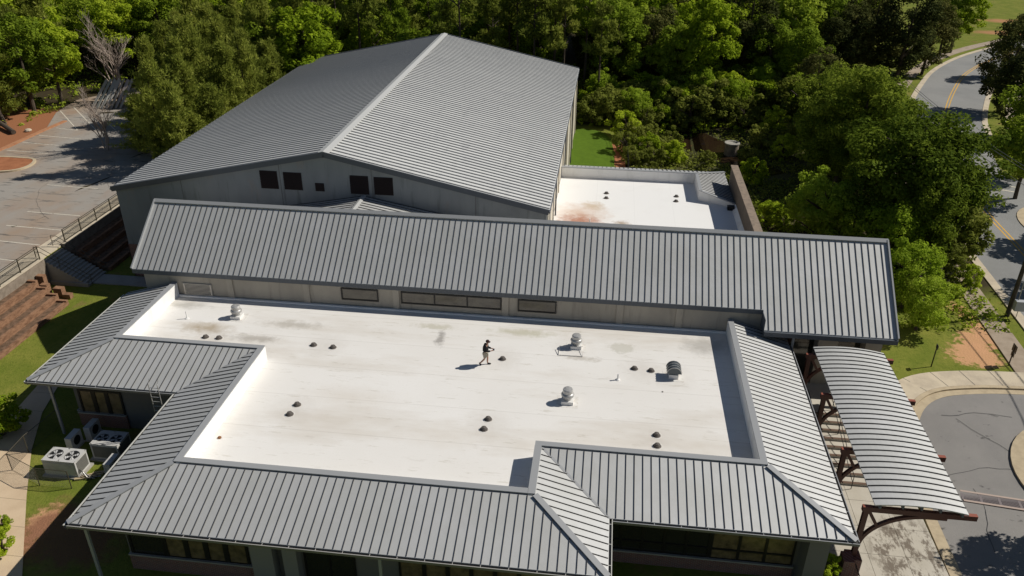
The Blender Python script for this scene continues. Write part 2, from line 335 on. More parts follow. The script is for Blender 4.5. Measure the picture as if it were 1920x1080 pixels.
def pane(mb, poly, dvec, spacing, rw, rh, th=0.05, mi=0, ri=1, phase=None, inset=0.03):
    """standing-seam pane: plate plus ribs running along dvec"""
    poly = [Vector(p) for p in poly]; d = Vector(dvec).normalized()
    n = (poly[1]-poly[0]).cross(poly[2]-poly[0]).normalized()
    if n.z < 0: n = -n
    c = n.cross(d).normalized()
    mb.slab(poly, th, mi)
    ts = [(p.dot(c)) for p in poly]; o = poly[0]
    t = min(ts); t0 = math.ceil((t+0.02)/spacing)*spacing if phase is None else t+phase
    while t0 < max(ts)-0.02:
        hits = []
        for i in range(len(poly)):
            a, b = poly[i], poly[(i+1) % len(poly)]; ta, tb = a.dot(c), b.dot(c)
            if (ta-t0)*(tb-t0) < 0: hits.append(a+(b-a)*((t0-ta)/(tb-ta)))
        if len(hits) >= 2:
            hits.sort(key=lambda p: p.dot(d)); a, b = hits[0], hits[-1]
            if (b-a).length > 0.15: mb.bar(a+d*inset, b-d*inset, rw, rh, n, ri)
        t0 += spacing

# ------------------------------------------------------------------ ground sheets
def axis(vals):
    out = []
    for a, b, st in vals:
        n = max(1, int(round((b-a)/st)))
        out += [a+(b-a)*i/n for i in range(n)]
    return out+[vals[-1][1]]
xs = axis([(-1500, -140, 170), (-140, -52, 4), (-52, -45.30, 0.67), (-45.30, -45.05, .25), (-45.05, -38, 0.7), (-38, 10, 4), (10, 14, 1), (14, 34, 2), (34, 90, 4), (90, 1500, 180)])
ys = axis([(-600, 0, 100), (0, 32, 4), (32, 50, 1.0), (50, 130, 2.5), (130, 250, 10), (250, 2500, 250)])
gm = MB(); gm.v = [(x, y, hgt(x, y)-0.02+0.05*math.sin(x*1.7+y*.6)*math.sin(y*1.3-x*.4)*(1 if (x < -50 or y > 78) else 0.3)) for y in ys for x in xs]
nx = len(xs); gm.f = [(j*nx+i, j*nx+i+1, (j+1)*nx+i+1, (j+1)*nx+i) for j in range(len(ys)-1) for i in range(nx-1)]; gm.m = [0]*len(gm.f)
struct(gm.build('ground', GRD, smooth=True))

def drape(name, poly, off, m, step=1.5, parent=None, th=0.0):
    bm = bmesh.new(); vs = [bm.verts.new((p[0], p[1], 0)) for p in poly]; bm.faces.new(vs)
    for ax in (0, 1):
        lo = min(p[ax] for p in poly); hi = max(p[ax] for p in poly); k = lo+step
        while k < hi:
            co = [0, 0, 0]; no = [0, 0, 0]; co[ax] = k; no[ax] = 1
            bmesh.ops.bisect_plane(bm, geom=bm.verts[:]+bm.edges[:]+bm.faces[:], plane_co=co, plane_no=no); k += step
    bmesh.ops.triangulate(bm, faces=bm.faces[:])
    for v in bm.verts: v.co.z = hgt(v.co.x, v.co.y)+off
    if th:
        r = bmesh.ops.extrude_face_region(bm, geom=bm.faces[:])
        for v in [g for g in r['geom'] if isinstance(g, bmesh.types.BMVert)]: v.co.z -= th
    bmesh.ops.recalc_face_normals(bm, faces=bm.faces[:])
    if not th:
        for f in bm.faces:
            if f.normal.z < 0: f.normal_flip()
    me = bpy.data.meshes.new(name); bm.to_mesh(me); bm.free(); me.materials.append(m)
    o = bpy.data.objects.new(name, me); COL.objects.link(o)
    if parent: o.parent = parent
    return o
def smooth_path(pts, n=6):
    out = []
    P = [Vector((p[0], p[1])) for p in pts]; P = [P[0]*2-P[1]]+P+[P[-1]*2-P[-2]]
    for i in range(1, len(P)-2):
        for k in range(n):
            t = k/n; a, b, c, d = P[i-1], P[i], P[i+1], P[i+2]
            out.append(0.5*((2*b)+(c-a)*t+(2*a-5*b+4*c-d)*t*t+(3*b-a-3*c+d)*t**3))
    out.append(P[-2]); return out
def strip(mb, path, o0, o1, off, th=0.0, nseg=2, mi=0):
    """ribbon between lateral offsets o0..o1 (right of travel positive) following the terrain"""
    rows = []
    for i, p in enumerate(path):
        d = (path[min(i+1, len(path)-1)]-path[max(i-1, 0)]).normalized(); r = Vector((d.y, -d.x))
        rows.append([p+r*(o0+(o1-o0)*k/nseg) for k in range(nseg+1)])
    m = nseg+1; vs = [(q.x, q.y, hgt(q.x, q.y)+off) for r in rows for q in r]; fs = []
    for i in range(len(rows)-1):
        for k in range(nseg): fs.append((i*m+k, i*m+k+1, (i+1)*m+k+1, (i+1)*m+k))
    if th:
        L = len(vs); vs += [(x, y, z-th) for x, y, z in vs[:L]]
        for i in range(len(rows)-1):
            fs.append((i*m, (i+1)*m, (i+1)*m+L, i*m+L)); fs.append((i*m+nseg, i*m+nseg+L, (i+1)*m+nseg+L, (i+1)*m+nseg))
        e = (len(rows)-1)*m
        for b in (0, e):
            for k in range(nseg): fs.append((b+k, b+k+1, b+k+1+L, b+k+L))
    mb.add(vs, fs, mi)

# road on the right
rc = smooth_path([(36.2, 40), (37.0, 58), (37.6, 70.5), (38.1, 80), (40.2, 93), (44.2, 107.9), (46.6, 115.5), (52.4, 129), (58.6, 141.0), (68.5, 154), (84, 168), (105, 181), (140, 196)], 6)
b = MB(); strip(b, rc, -4.4, 4.4, 0.03, nseg=8); struct(b.build('road', ASPHR))
side = [p for p in smooth_path([(38.5, 81.5), (46, 83.5), (60, 86), (90, 90)], 5)]
b = MB(); strip(b, side, -5.5, 5.5, 0.026, nseg=6); struct(b.build('side_road', ASPHR))
b = MB()
strip(b, rc, -0.26, -0.12, 0.036, nseg=1); strip(b, rc, 0.12, 0.26, 0.036, nseg=1); struct(b.build('yellow_centre_line', LINEY))
q = [Vector((p[0], p[1])) for p in (G(1838, 350), G(1905, 361))]; q2 = [Vector((p[0], p[1])) for p in (G(1850, 343), G(1912, 353))]
b = MB(); strip(b, q, -0.12, 0.12, 0.04, nseg=1); strip(b, q2, -0.12, 0.12, 0.04, nseg=1)
for u in (1868, 1876):
    a_ = G(u-4, 348); b_ = G(u+4, 358); strip(b, [a_.xy, b_.xy], -0.18, 0.18, 0.042, nseg=1)
struct(b.build('crosswalk_marking', LINEW))
b = MB(); strip(b, rc, -5.1, -4.4, 0.07, 0.25, 1); strip(b, rc[:9], 4.4, 5.1, 0.07, .25, 1); strip(b, rc[27:], 4.4, 5.1, 0.07, .25, 1); struct(b.build('road_kerb', CONC))
b = MB(); strip(b, rc[2:44], -7.9, -6.2, 0.06, 0.2, 1); strip(b, rc[44:], -7.9, -6.2, 0.06, 0.2, 1); struct(b.build('sidewalk', mat("tan_sidewalk", (0.36, 0.29, 0.22), 0.9, noise=(1.2, .4, .7, (0.27, 0.21, 0.15)))))
b = MB(); strip(b, rc[27:60], 7.2, 8.9, 0.06, 0.2, 1); struct(b.build('sidewalk', CONC))
# corner of the side road
cc = [Vector((43.8+3.4*math.cos(t), 75.2+5.2*math.sin(t))) for t in [math.pi*(0.35+0.85*k/14) for k in range(15)]]
b = MB(); strip(b, cc, -0.35, 0.35, 0.10, 0.3, 1); strip(b, cc, -1.7, -0.35, 0.07, 0.2, 2); struct(b.build('corner_pavement', KERB))

# driveway
kerbp = smooth_path([(19.15, 24), (19.2, 31), (19.3, 36), (19.6, 41), (20.6, 44.0), (22.4, 45.8), (25.2, 46.6), (28.5, 46.9), (34, 47.1)], 5)
dpoly = [(19.0, 20)]+[tuple(p) for p in kerbp]+[(36, 47.1), (36, 20)]
struct(drape('driveway', dpoly, 0.012, ASPH, 2.0))
b = MB(); strip(b, kerbp[:17], -0.62, 0.0, 0.10, 0.3, 1); strip(b, kerbp[16:], -0.28, 0.0, 0.13, 0.3, 1); strip(b, kerbp[16:], 0.0, 0.5, 0.022, 0.1, 1); struct(b.build('driveway_kerb', KERB))
b = MB()
wk = kerbp[17:]
strip(b, wk, -2.0, -0.30, 0.12, 0.2, 2)
struct(b.build('curved_sidewalk', CONC))
b = MB()
for i in range(1, len(wk)-1, 3):
    d_ = (wk[i+1]-wk[i-1]).normalized(); r_ = Vector((d_.y, -d_.x)); p0, p1 = wk[i]-r_*2.0, wk[i]-r_*.30+d_*.15
    b.bar((p0.x, p0.y, hgt(p0.x, p0.y)+.123), (p1.x, p1.y, hgt(p1.x, p1.y)+.123), .035, .003)
struct(b.build('sidewalk_joints', SOFF))
ci = Vector((29.0, 39.2)); ring = [Vector((ci.x+3.3*math.cos(t), ci.y+3.6*math.sin(t))) for t in [2*math.pi*k/40 for k in range(41)]]
b = MB(); strip(b, ring, 0, 0.75, 0.14, 0.3, 1); struct(b.build('island_kerb', KERB))
b = MB(); b.prism([tuple(p) for p in ring[:-1]], 0.0, 0.42); struct(b.build('island_bed', STRAW))
def cracks(name, seed, starts, m):
    rg = random.Random(seed); b = MB()
    for (x, y, a_, n) in starts:
        P_ = [Vector((x, y))]
        for k in range(n): a_ += rg.uniform(-.28, .28); P_.append(P_[-1]+Vector((math.cos(a_), math.sin(a_)))*.55)
        strip(b, P_, -.014, .014, .034, nseg=1)
    return struct(b.build(name, m))
cracks('asphalt_crack', 3, [(20.5, 38.5, .5, 10), (23, 43.5, -1.2, 12), (21.5, 33, 1.3, 9), (26.5, 44, 2.8, 8)], mat("tar_sealed_crack", (.05, .05, .05), .7))
cracks('asphalt_crack', 9, [(-50, 62, 2.6, 26), (-55, 80, 3.6, 22), (-60, 56, 1.2, 24), (-49, 70, 1.9, 18), (-66, 66, .3, 20)], mat("tar_sealed_crack_old", (.17, .15, .13), .8))
# drain grate across the driveway
g = thing('trench_drain', 'long steel grate drain set across the asphalt driveway', 'drain grate', (20, 37, 0))
ga, gb = G(1803, 930), G(1960, 955); dd = (gb-ga); dd.z = 0; L = dd.length; dd.normalize(); pr_ = Vector((-dd.y, dd.x, 0))
z0 = max(hgt(ga.x, ga.y), hgt(gb.x, gb.y))+0.02
ga.z = gb.z = z0
b = MB()
for o_ in (-0.40, 0.40): b.bar(ga+pr_*o_, gb+pr_*o_, 0.14, 0.04)
b.build('concrete_edge', mat("pinkish_concrete_edge", (0.42, 0.33, 0.28), .85), g)
b = MB(); b.bar(ga-Vector((0, 0, .03)), gb-Vector((0, 0, .03)), 0.62, 0.035); b.build('channel', BLK, g)
b = MB(); k = 0.0
while k < L:
    p = ga+dd*k; b.bar(p-pr_*0.32, p+pr_*0.32, 0.035 if int(k/0.07) % 14 else 0.09, 0.025); k += 0.07
b.build('grate', mat("grate_steel", (0.20, 0.17, 0.17), 0.5), g)

# plaza, steps and sidewalk beside the canopy
b = MB()
for i in range(9):
    y0 = 20+i*2.0
    for (x0, x1) in ((12.9, 14.85), (14.87, 16.75), (16.77, 18.52)):
        z = hgt(15, y0+1)+0.09
        if y0 < 37: b.box(x0, x1, y0+0.01, min(y0+1.99, 37.2), -0.1, 0.10)
PAVE = mat("plaza_pavers_blotched", (0.50, 0.46, 0.39), 0.85, noise=(0.8, 0.4, 0.8, (0.42, 0.38, 0.31)), bump=(20, 0.15))
t_ = PAVE.node_tree
mk = nmask(PAVE, 1.6, 0.47, 0.55, (1, .5, 1), 7, 21, 0.95, 0.75); sp1 = spot(PAVE, (17.1, 31.0), 2.6, 1.0, 1, .8, 1.0, 1, .5)
mu = N(t_, "ShaderNodeMath", operation='MULTIPLY'); t_.links.new(mk, mu.inputs[0]); t_.links.new(sp1, mu.inputs[1]); over(PAVE, mu.outputs[0], (0.16, 0.13, 0.10))
struct(b.build('paved_walk', PAVE))
st = thing('entrance_steps', 'broad concrete entrance steps seen between the arched canopy and the roof edge', 'steps', (15.3, 37.2, 0))
b = MB(); rb = MB(); nst = 9
for i in range(nst):
    ya = 37.2+i*0.62; zb = 0.10+(i+1)*0.14
    b.box(12.9, 18.5, ya, 37.2+nst*.62 if i == nst-1 else ya+0.62, -0.1, zb)
    rb.box(12.92, 18.48, ya-0.012, ya+0.16, zb+0.002, zb+0.012)  # dark brown strip along the front edge of each tread
b.build('tread', CONCP, st); rb.build('tread_edge_strip', mat("dark_brown_tread_strip", (0.13, 0.08, 0.055), .8), st)
struct(MB().box(12.6, 19.0, 37.2+nst*.62+.002, 50.5, -0.1, 0.10+nst*0.14).build('plaza', CONCP))
for xx, lb in ((13.7, 'black metal handrail running down the entrance steps near the building'), (15.2, 'black metal handrail running down the middle of the entrance steps')):
    hr = thing('handrail', lb, 'handrail', (xx, 40, 0.5)); b = MB()
    for off in (0.95, 0.5): b.tube([(xx, 36.9, 0.1+off), (xx, 37.2, 0.12+off), (xx, 42.7, 1.35+off), (xx, 43.3, 1.38+off)], 0.022, 6)
    b.build('rail', BLK, hr)
    for yy in (36.9, 38.9, 40.8, 42.7):
        MB().tube([(xx, yy, 0.05+max(0, (yy-37.2)/5.5*1.2)), (xx, yy, 1.06+max(0, (yy-37.2)/5.5*1.2))], 0.022, 6).build('post', BLK, hr)

# left: path, parking lot
pe = [(-26.0, 21), (-27.2, 25.0), (-30.8, 30.5), (-33.0, 34.1), (-34.7, 37.6), (-35.5, 40.5), (-36.6, 43), (-37.0, 45.5), (-38.2, 45.3), (-37.6, 42.5), (-36.9, 40.3), (-36.6, 38), (-36.6, 36.2), (-38.0, 34.0), (-38.4, 31.5), (-33, 25), (-30, 20)]
pth = mat("tan_path_concrete", (0.60, 0.46, 0.31), .85, noise=(.7, .4, .8, (0.50, 0.37, 0.24)), bump=(20, .15))
over(pth, stripes(pth, 1, 1.9, 0.035, 0.3, 0.7), (0.2, 0.15, 0.1))
struct(drape('garden_path', pe, 0.03, pth, 2.0))
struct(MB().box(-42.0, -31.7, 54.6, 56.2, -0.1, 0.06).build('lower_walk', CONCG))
lot = [(-47.0, 30), (-47.0, 73), (-48.5, 79), (-52, 86), (-55, 95), (-58, 103), (-67, 108), (-71.5, 100), (-70.5, 94), (-67.0, 86.5), (-67.0, 80), (-72, 74), (-110, 66), (-110, 30)]
struct(drape('parking_lot', lot, 0.02, ASPHP, 6.0))
def line_px(mb, pts, wd=0.11, z=2.2, off=0.026):
    P_ = [onz(u, v, z).xy for u, v in pts]; strip(mb, P_, -wd/2, wd/2, off, nseg=1)
b = MB()
for p in [((88, 347), (184, 354)), ((51, 397), (150, 405)), ((12, 423), (115, 432)), ((0, 452), (75, 460)), ((-20, 484), (33, 490)),
          ((13, 282), (90, 288)), ((42, 267), (121, 274)), ((73, 254), (152, 261)), ((105, 240), (146, 245)), ((113, 208), (146, 245)), ((138, 201), (185, 249)), ((193, 222), (217, 245))]:
    line_px(b, p)
struct(b.build('parking_line', LINEW))
b = MB()
P_ = [onz(u, v, 2.2).xy for u, v in [(-60, 316), (0, 284), (40, 266), (80, 248), (126, 228)]]; strip(b, P_, -0.5, 0.0, 0.14, 0.3, 1); struct(b.build('clay_stained_kerb', CLAYK))
isl = smooth_path([onz(u, v, 2.2).xy for u, v in [(-60, 298), (0, 297), (40, 299), (62, 302), (54, 312), (30, 320), (0, 323), (-60, 326)]], 4)
b = MB(); b.prism([tuple(p) for p in isl], 2.15, 2.36); struct(b.build('island_bed', CLAYD))
b = MB(); strip(b, isl, -0.3, 0.0, 0.19, 0.3, 1); struct(b.build('island_kerb', KERB))
struct(MB().box(-47.0, -45.35, 36, 76, 1.9, 2.30).build('upper_sidewalk', CONC))
# ------------------------------------------------------------------ retaining wall and terraces
rw = thing('retaining_wall', 'long concrete topped retaining wall between the parking lot and the grass terraces', 'retaining wall', (-45.2, 55, 0))
b = MB(); b.box(-45.35, -45.0, 36, 53.95, 0, 2.38); b.box(-45.35, -45.0, 56.75, 92, 0, 2.38); b.build('wall', OLDC, rw)
b = MB(); b.box(-45.40, -44.95, 36, 53.95, 2.38, 2.44); b.box(-45.40, -44.95, 56.75, 92, 2.38, 2.44); b.build('coping', CONC, rw)
def terrace(y0, y1, label):
    t = thing('terrace', label, 'terraced bed', (-43.5, (y0+y1)/2, 0), 'terraced beds below the retaining wall')
    b = MB(); s = MB(); rnd = random.Random(int(y0))
    for i, (xa, xb, zt) in enumerate(((-45.0, -44.15, 1.55), (-44.15, -43.3, 1.1), (-43.3, -42.4, 0.68), (-42.4, -41.5, 0.28))):
        if y0 < 50: ye = y1+(-0.2*i) ; ya = y0
        else: ya = y0; ye = y1
        sh_ = 0.0
        b.box(xb-0.24, xb, ya, ye, 0, zt+0.05)
        s.box(xa, xb-0.24, ya, ye, 0, zt)
        if y0 < 50:
            yy = ya
            b.box(xa+.1, xb, ye-0.25, ye, zt+0.05, zt+0.16)
    b.build('block_edge', TIMB, t); s.build('soil', STRAW, t)
terrace(36, 51.6, 'sunlit stepped beds of rust brown blocks below the retaining wall by the grass'); terrace(57.0, 70, 'shaded stepped beds of dark blocks beyond the stairs beside the large metal roofed hall')
for (x, y, z, s_) in [(-43.9, 51.9, 1.2, .35), (-43.0, 52.2, .8, .4), (-42.2, 52.0, .4, .35), (-44.6, 52.6, 1.6, .35)]:
    rk = MB(); rr = random.Random(int(x*10)); rk.box(x-s_*.9, x+s_*.9, y-s_*.6, y+s_*.6, 0, z); o = rk.build('loose_block', TIMB)
    o.rotation_euler.z = 0
    tag(o, {(-439): 'rust brown terrace block at the broken end, second from the wall', (-430): 'rust brown terrace block at the broken end, third from the wall', (-422): 'rust brown terrace block at the broken end, lowest one by the grass', (-446): 'rust brown terrace block at the broken end, topmost against the wall'}[int(round(x*10))], 'block', 'loose end blocks of the terraces')
# stairs down from the parking lot
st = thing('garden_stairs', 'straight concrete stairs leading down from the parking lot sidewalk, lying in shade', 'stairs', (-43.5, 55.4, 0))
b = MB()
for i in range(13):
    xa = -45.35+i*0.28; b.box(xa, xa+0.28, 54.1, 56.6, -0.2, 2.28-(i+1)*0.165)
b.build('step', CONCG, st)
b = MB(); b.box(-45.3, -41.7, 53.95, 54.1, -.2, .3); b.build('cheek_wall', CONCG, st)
for yy, lb in ((54.25, 'dark bronze handrail on the near side of the shaded garden stairs'), (56.5, 'dark bronze handrail on the far side of the shaded garden stairs')):
    hr = thing('handrail', lb, 'handrail', (-43.5, yy, 1))
    b = MB()
    for off in (0.95, .5): b.tube([(-45.9, yy, 2.3+off), (-45.4, yy, 2.3+off), (-41.7, yy, 0.1+off), (-41.3, yy, 0.1+off)], 0.025, 6)
    b.build('rail', RAILM, hr)
    for xx, zz in ((-45.9, 2.3), (-44.0, 1.4), (-41.5, 0.05)): MB().tube([(xx, yy, zz-.1), (xx, yy, zz+0.97)], 0.025, 6).build('post', RAILM, hr)
def railing(y0, y1, label):
    r = thing('railing', label, 'railing', (-45.18, (y0+y1)/2, 2.44), 'picket railings on the retaining wall')
    b = MB(); x = -45.18
    for z in (2.56, 3.40, 3.55): b.bar((x, y0, z), (x, y1, z), 0.045, 0.04)
    b.build('rail', RAILM, r)
    b = MB(); k = y0
    while k < y1: b.bar((x, k, 2.57), (x, k, 3.42), 0.02, 0.02); k += 0.12
    b.build('pickets', RAILM, r)
    n = max(1, int(round((y1-y0)/2.4)))
    for i in range(n+1): MB().bar((x, y0+(y1-y0)*i/n, 2.44), (x, y0+(y1-y0)*i/n, 3.62), 0.07, 0.07).build('post', RAILM, r)
railing(37, 53.7, 'bronze picket railing along the wall from the frame edge to the garden stairs'); railing(57.1, 73.5, 'bronze picket railing along the wall beyond the garden stairs toward the big hall')

# ------------------------------------------------------------------ main flat-roofed building
XA, YA, XB, YC, XD, XF, YG, YH = -19.76, 28.89, -2.52, 32.43, 8.72, -29.06, 39.32, 46.40
D, ZE, ZP, ZD, CW = 3.89, 4.20, 5.20, 4.25, 0.34
bld = thing('flat_roof_building', 'low building with white flat roof ringed by grey standing seam skirt roofs', 'building', (-8, 38, 0))
EXF, EXA, EXB, EXD = XF-D, XA-D, XB+D, XD+D
EYG, EYA, EYC = YG-D, YA-D, YC-D
NE = 46.42
oc = CW                                                   # the coping's width lies outside the inner parapet line
def top(x, y): return (x, y, ZP)
rf = MB()
iA = (XA-oc, YA-oc); iB = (XB+oc, YA-oc); iC = (XB+oc, YC-oc); iD = (XD+oc, YC-oc); iG = (XA-oc, YG-oc); iF = (XF-oc, YG-oc)
SP, RWD, RHT = 0.42, 0.022, 0.046
dsl = (D-oc); dz = ZP-ZE
pane(rf, [(EXA, EYA, ZE), (EXB, EYA, ZE), (*iB, ZP), (*iA, ZP)], (0, -dsl, -dz), SP, RWD, RHT)
pane(rf, [(EXB, EYA, ZE), (EXB, EYC, ZE), (*iC, ZP), (*iB, ZP)], (dsl, 0, -dz), SP, RWD, RHT)
pane(rf, [(EXB, EYC, ZE), (EXD, EYC, ZE), (*iD, ZP), (*iC, ZP)], (0, -dsl, -dz), SP, RWD, RHT)
pane(rf, [(EXD, EYC, ZE), (EXD, NE, ZE), (XD+oc, NE, ZP), (*iD, ZP)], (dsl, 0, -dz), SP, RWD, RHT)
pane(rf, [(EXA, EYA, ZE), (*iA, ZP), (*iG, ZP), (EXA, EYG, ZE)], (-dsl, 0, -dz), SP, RWD, RHT)
pane(rf, [(EXF, EYG, ZE), (EXA, EYG, ZE), (*iG, ZP), (*iF, ZP)], (0, -dsl, -dz), SP, RWD, RHT)
pane(rf, [(EXF, EYG, ZE), (*iF, ZP), (XF-oc, NE, ZP), (EXF, NE, ZE)], (-dsl, 0, -dz), SP, RWD, RHT)
def cap(mb, a, b, wd=0.30, h=0.05, mi=0, lift=0.03):
    mb.bar(a, b, wd, h, (0, 0, 1), mi, lift)
rf.build('roof', [ROOF, RIBM], bld)
for (p_, q_) in ((iA, (EXA, EYA)), (iB, (EXB, EYA)), (iD, (EXD, EYC)), (iF, (EXF, EYG))):
    hc = MB(); cap(hc, (*p_, ZP), (*q_, ZE)); hc.build('hip_cap', TRIM, bld)
for (p_, q_) in ((iC, (EXB, EYC)), (iG, (EXA, EYG))):
    hc = MB(); cap(hc, (*p_, ZP), (*q_, ZE), .14, .02, 0, .005); hc.build('valley_flashing', TRIM, bld)
inner = [(XA, YA), (XB, YA), (XB, YC), (XD, YC), (XD, YH+.02), (XF, YH+.02), (XF, YG), (XA, YG)]
b = MB(); b.prism(inner, ZD-0.12, ZD); b.build('flat_roof_deck', DECK, bld)
def parapet_run(mb, cmb, a, b_, nrm, z0, z1, zc):
    """inner wall face 0.06 thick plus coping reaching outwards by CW along nrm"""
    a = Vector(a); b_ = Vector(b_); n = Vector(nrm)
    x0, x1 = sorted((a.x, b_.x)); y0, y1 = sorted((a.y, b_.y))
    if n.x: xa, xb = sorted((a.x, a.x+n.x*0.2)); mb.box(xa, xb, y0, y1, z0, z1); xa, xb = sorted((a.x-n.x*.01, a.x+n.x*CW)); cmb.box(xa, xb, y0, y1, z1, zc)
    else: ya, yb = sorted((a.y, a.y+n.y*0.2)); mb.box(x0, x1, ya, yb, z0, z1); ya, yb = sorted((a.y-n.y*.01, a.y+n.y*CW)); cmb.box(x0, x1, ya, yb, z1, zc)
pb = MB(); cb = MB(); zt, zc = ZP+0.04, ZP+0.10
parapet_run(pb, cb, (XA, YA-.0), (XB, YA), (0, -1), ZD-.1, zt, zc)
parapet_run(pb, cb, (XB, YA-CW+.001), (XB, YC-CW-.001), (1, 0), ZD-.1, zt, zc)
parapet_run(pb, cb, (XB, YC), (XD, YC), (0, -1), ZD-.1, zt, zc)
parapet_run(pb, cb, (XD, YC-CW), (XD, YH), (1, 0), ZD-.1, zt-.001, zc-.002)
parapet_run(pb, cb, (XA, YA-CW), (XA, YG-CW-.001), (-1, 0), ZD-.1, zt-.001, zc-.002)
parapet_run(pb, cb, (XF, YG), (XA, YG), (0, -1), ZD-.1, zt, zc)
parapet_run(pb, cb, (XF, YG-CW), (XF, YH), (-1, 0), ZD-.1, zt-.001, zc-.002)
pb.box(XA-.2, XA, YG-CW-.001, YG-.2, ZD-.1, zt-.001); pb.box(XB, XB+.2, YC-CW, YC-.2, ZD-.1, zt-.001); pb.build('parapet', PARA, bld); cb.build('coping', TRIM, bld)
ft = MB()     # membrane cants at the foot of the gable hall wall
ft.box(XF, XD, YH-0.16, YH+.01, ZD, ZD+0.10); ft.build('flashing', PARA, bld)
foot = [(EXF, EYG), (EXA, EYG), (EXA, EYA), (EXB, EYA), (EXB, EYC), (EXD, EYC), (EXD, NE), (EXF, NE)]
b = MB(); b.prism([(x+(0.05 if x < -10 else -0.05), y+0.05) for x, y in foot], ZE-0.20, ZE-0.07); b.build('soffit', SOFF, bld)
def gutter(a, b_, out, rim=GUTL, rimw=0.02):
    """box gutter hung on an eave, out = outward direction"""
    a = Vector((*a, ZE)); b_ = Vector((*b_, ZE)); o = Vector((*out, 0)); d = (b_-a).normalized(); L = (b_-a).length
    m = MB(); m.bar(a+o*0.07-Vector((0, 0, .20)), b_+o*0.07-Vector((0, 0, .20)), 0.13, 0.02); m.bar(a+o*0.005-Vector((0, 0, .18)), b_+o*0.005-Vector((0, 0, .18)), 0.01, 0.12)
    m.bar(a+o*0.135-Vector((0, 0, .18)), b_+o*0.135-Vector((0, 0, .18)), 0.012, 0.13)
    m.bar(a-o*0.02-Vector((0, 0, .26)), b_-o*0.02-Vector((0, 0, .26)), 0.03, 0.20)
    g_ = m.build('gutter', GUT, bld)
    m = MB(); m.bar(a+o*0.14-Vector((0, 0, .05)), b_+o*0.14-Vector((0, 0, .05)), rimw+.02, 0.02)
    k = 0.7
    while k < L: p = a+d*k-Vector((0, 0, .045)); m.bar(p, p+o*0.14, 0.03, 0.012); k += 1.25
    m.build('rim', rim, g_)
gutter((EXA-.02, EYA), (EXB+.15, EYA), (0, -1), mat("weathered_rim", (0.34, 0.33, 0.31), .5)); gutter((EXB, EYA), (EXB, EYC), (1, 0)); gutter((EXB+.15, EYC), (EXD+.15, EYC), (0, -1), TRIM)
gutter((EXD, EYC), (EXD, NE-1.0), (1, 0), TRIM); gutter((EXA, EYA-.14), (EXA, EYG-.1), (-1, 0), GUTL, .05); gutter((EXF-.15, EYG), (EXA, EYG), (0, -1), TRIM); gutter((EXF, EYG-.12), (EXF, NE-.3), (-1, 0), GUTL, .05)
# walls
OV = 1.5
wpoly = [(EXF+OV, EYG+OV), (EXA+OV, EYG+OV), (EXA+OV, EYA+OV), (EXB-OV, EYA+OV), (EXB-OV, EYC+OV), (EXD-OV, EYC+OV), (EXD-OV, 46.3), (EXF+OV, 46.3)]
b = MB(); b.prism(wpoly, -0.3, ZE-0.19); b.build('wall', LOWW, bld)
def brick_base(a, b_, out, h=0.95):
    a = Vector((*a, 0)); b_ = Vector((*b_, 0)); o = Vector((*out, 0))
    m = MB(); m.bar(a+o*0.06-Vector((0, 0, .2)), b_+o*0.06-Vector((0, 0, .2)), 0.12, h+.2); m.build('brick_base', BRICK, bld)
    m = MB(); m.bar(a+o*0.09+Vector((0, 0, h)), b_+o*0.09+Vector((0, 0, h)), 0.20, 0.08); m.build('brick_sill', CONCG, bld)
y1 = EYA+OV; x1 = EXA+OV
brick_base((x1, y1), (-15.6, y1), (0, -1)); brick_base((-8.6, y1), (EXB-OV, y1), (0, -1))
brick_base((EXB-OV, EYC+OV), (EXD-OV-.5, EYC+OV), (0, -1), .75); brick_base((EXF+OV, EYG+OV), (-28.3, EYG+OV), (0, -1)); brick_base((EXF+OV, 46.2), (EXF+OV, EYG+OV), (-1, 0))
def window(parent, x0, x1_, z0, z1, y, n, rows=(), gm_=None, out=-1, fr=0.07, name='window', mu=None):
    mu = mu or fr
    """framed strip window in a wall facing out (along y)"""
    m = MB(); ya, yb = sorted((y, y+out*0.03)); m.box(x0, x1_, ya, yb, z0, z1); w_ = m.build(name, gm_ or GLASS, parent)
    m = MB(); ya, yb = sorted((y+out*.001, y+out*0.08))
    m.box(x0-fr, x1_+fr, ya, yb, z1, z1+fr); m.box(x0-fr, x1_+fr, ya, yb, z0-fr, z0); m.box(x0-fr, x0, ya, yb, z0, z1); m.box(x1_, x1_+fr, ya, yb, z0, z1)
    for i in range(1, n): xm = x0+(x1_-x0)*i/n; m.box(xm-mu/2, xm+mu/2, ya, yb-.002 if out < 0 else yb, z0, z1)
    for r in rows: m.box(x0, x1_, ya+.003, yb-.003, r-fr/2, r+fr/2)
    m.build('window_frame', FRAME, w_); return w_
window(bld, -21.9, -20.3, 1.05, 2.9, y1, 1, (), GLASS, fr=.12); window(bld, -20.05, -16.0, 1.05, 2.9, y1, 4, (), BLIND, fr=.12, mu=.26)
window(bld, -8.3, -0.4, 1.05, 2.9, y1, 7, (), BLIND, fr=.1, mu=.2); window(bld, -13.0, -10.6, 0.0, 2.9, y1, 2, (), GLASS); 
window(bld, -31.05, -28.45, 0.95, 2.6, EYG+OV, 3, (), BLIND, fr=.12, mu=.26)
window(bld, 1.0, 6.4, 0.85, 2.85, EYC+OV, 5, (1.45,), GLASS, fr=.1, mu=.12); window(bld, 6.6, 10.45, 0.85, 2.85, EYC+OV, 3, (1.45,), BLIND, fr=.1, mu=.14)
for (x0, x1_) in ((-15.5, -14.4), (-13.9, -13.2)):
    MB().box(x0, x1_, y1-0.55, y1-.002, -0.2, ZE-.2).build('pier', mat("grey_pier", (0.24, 0.23, 0.22), .85), bld)
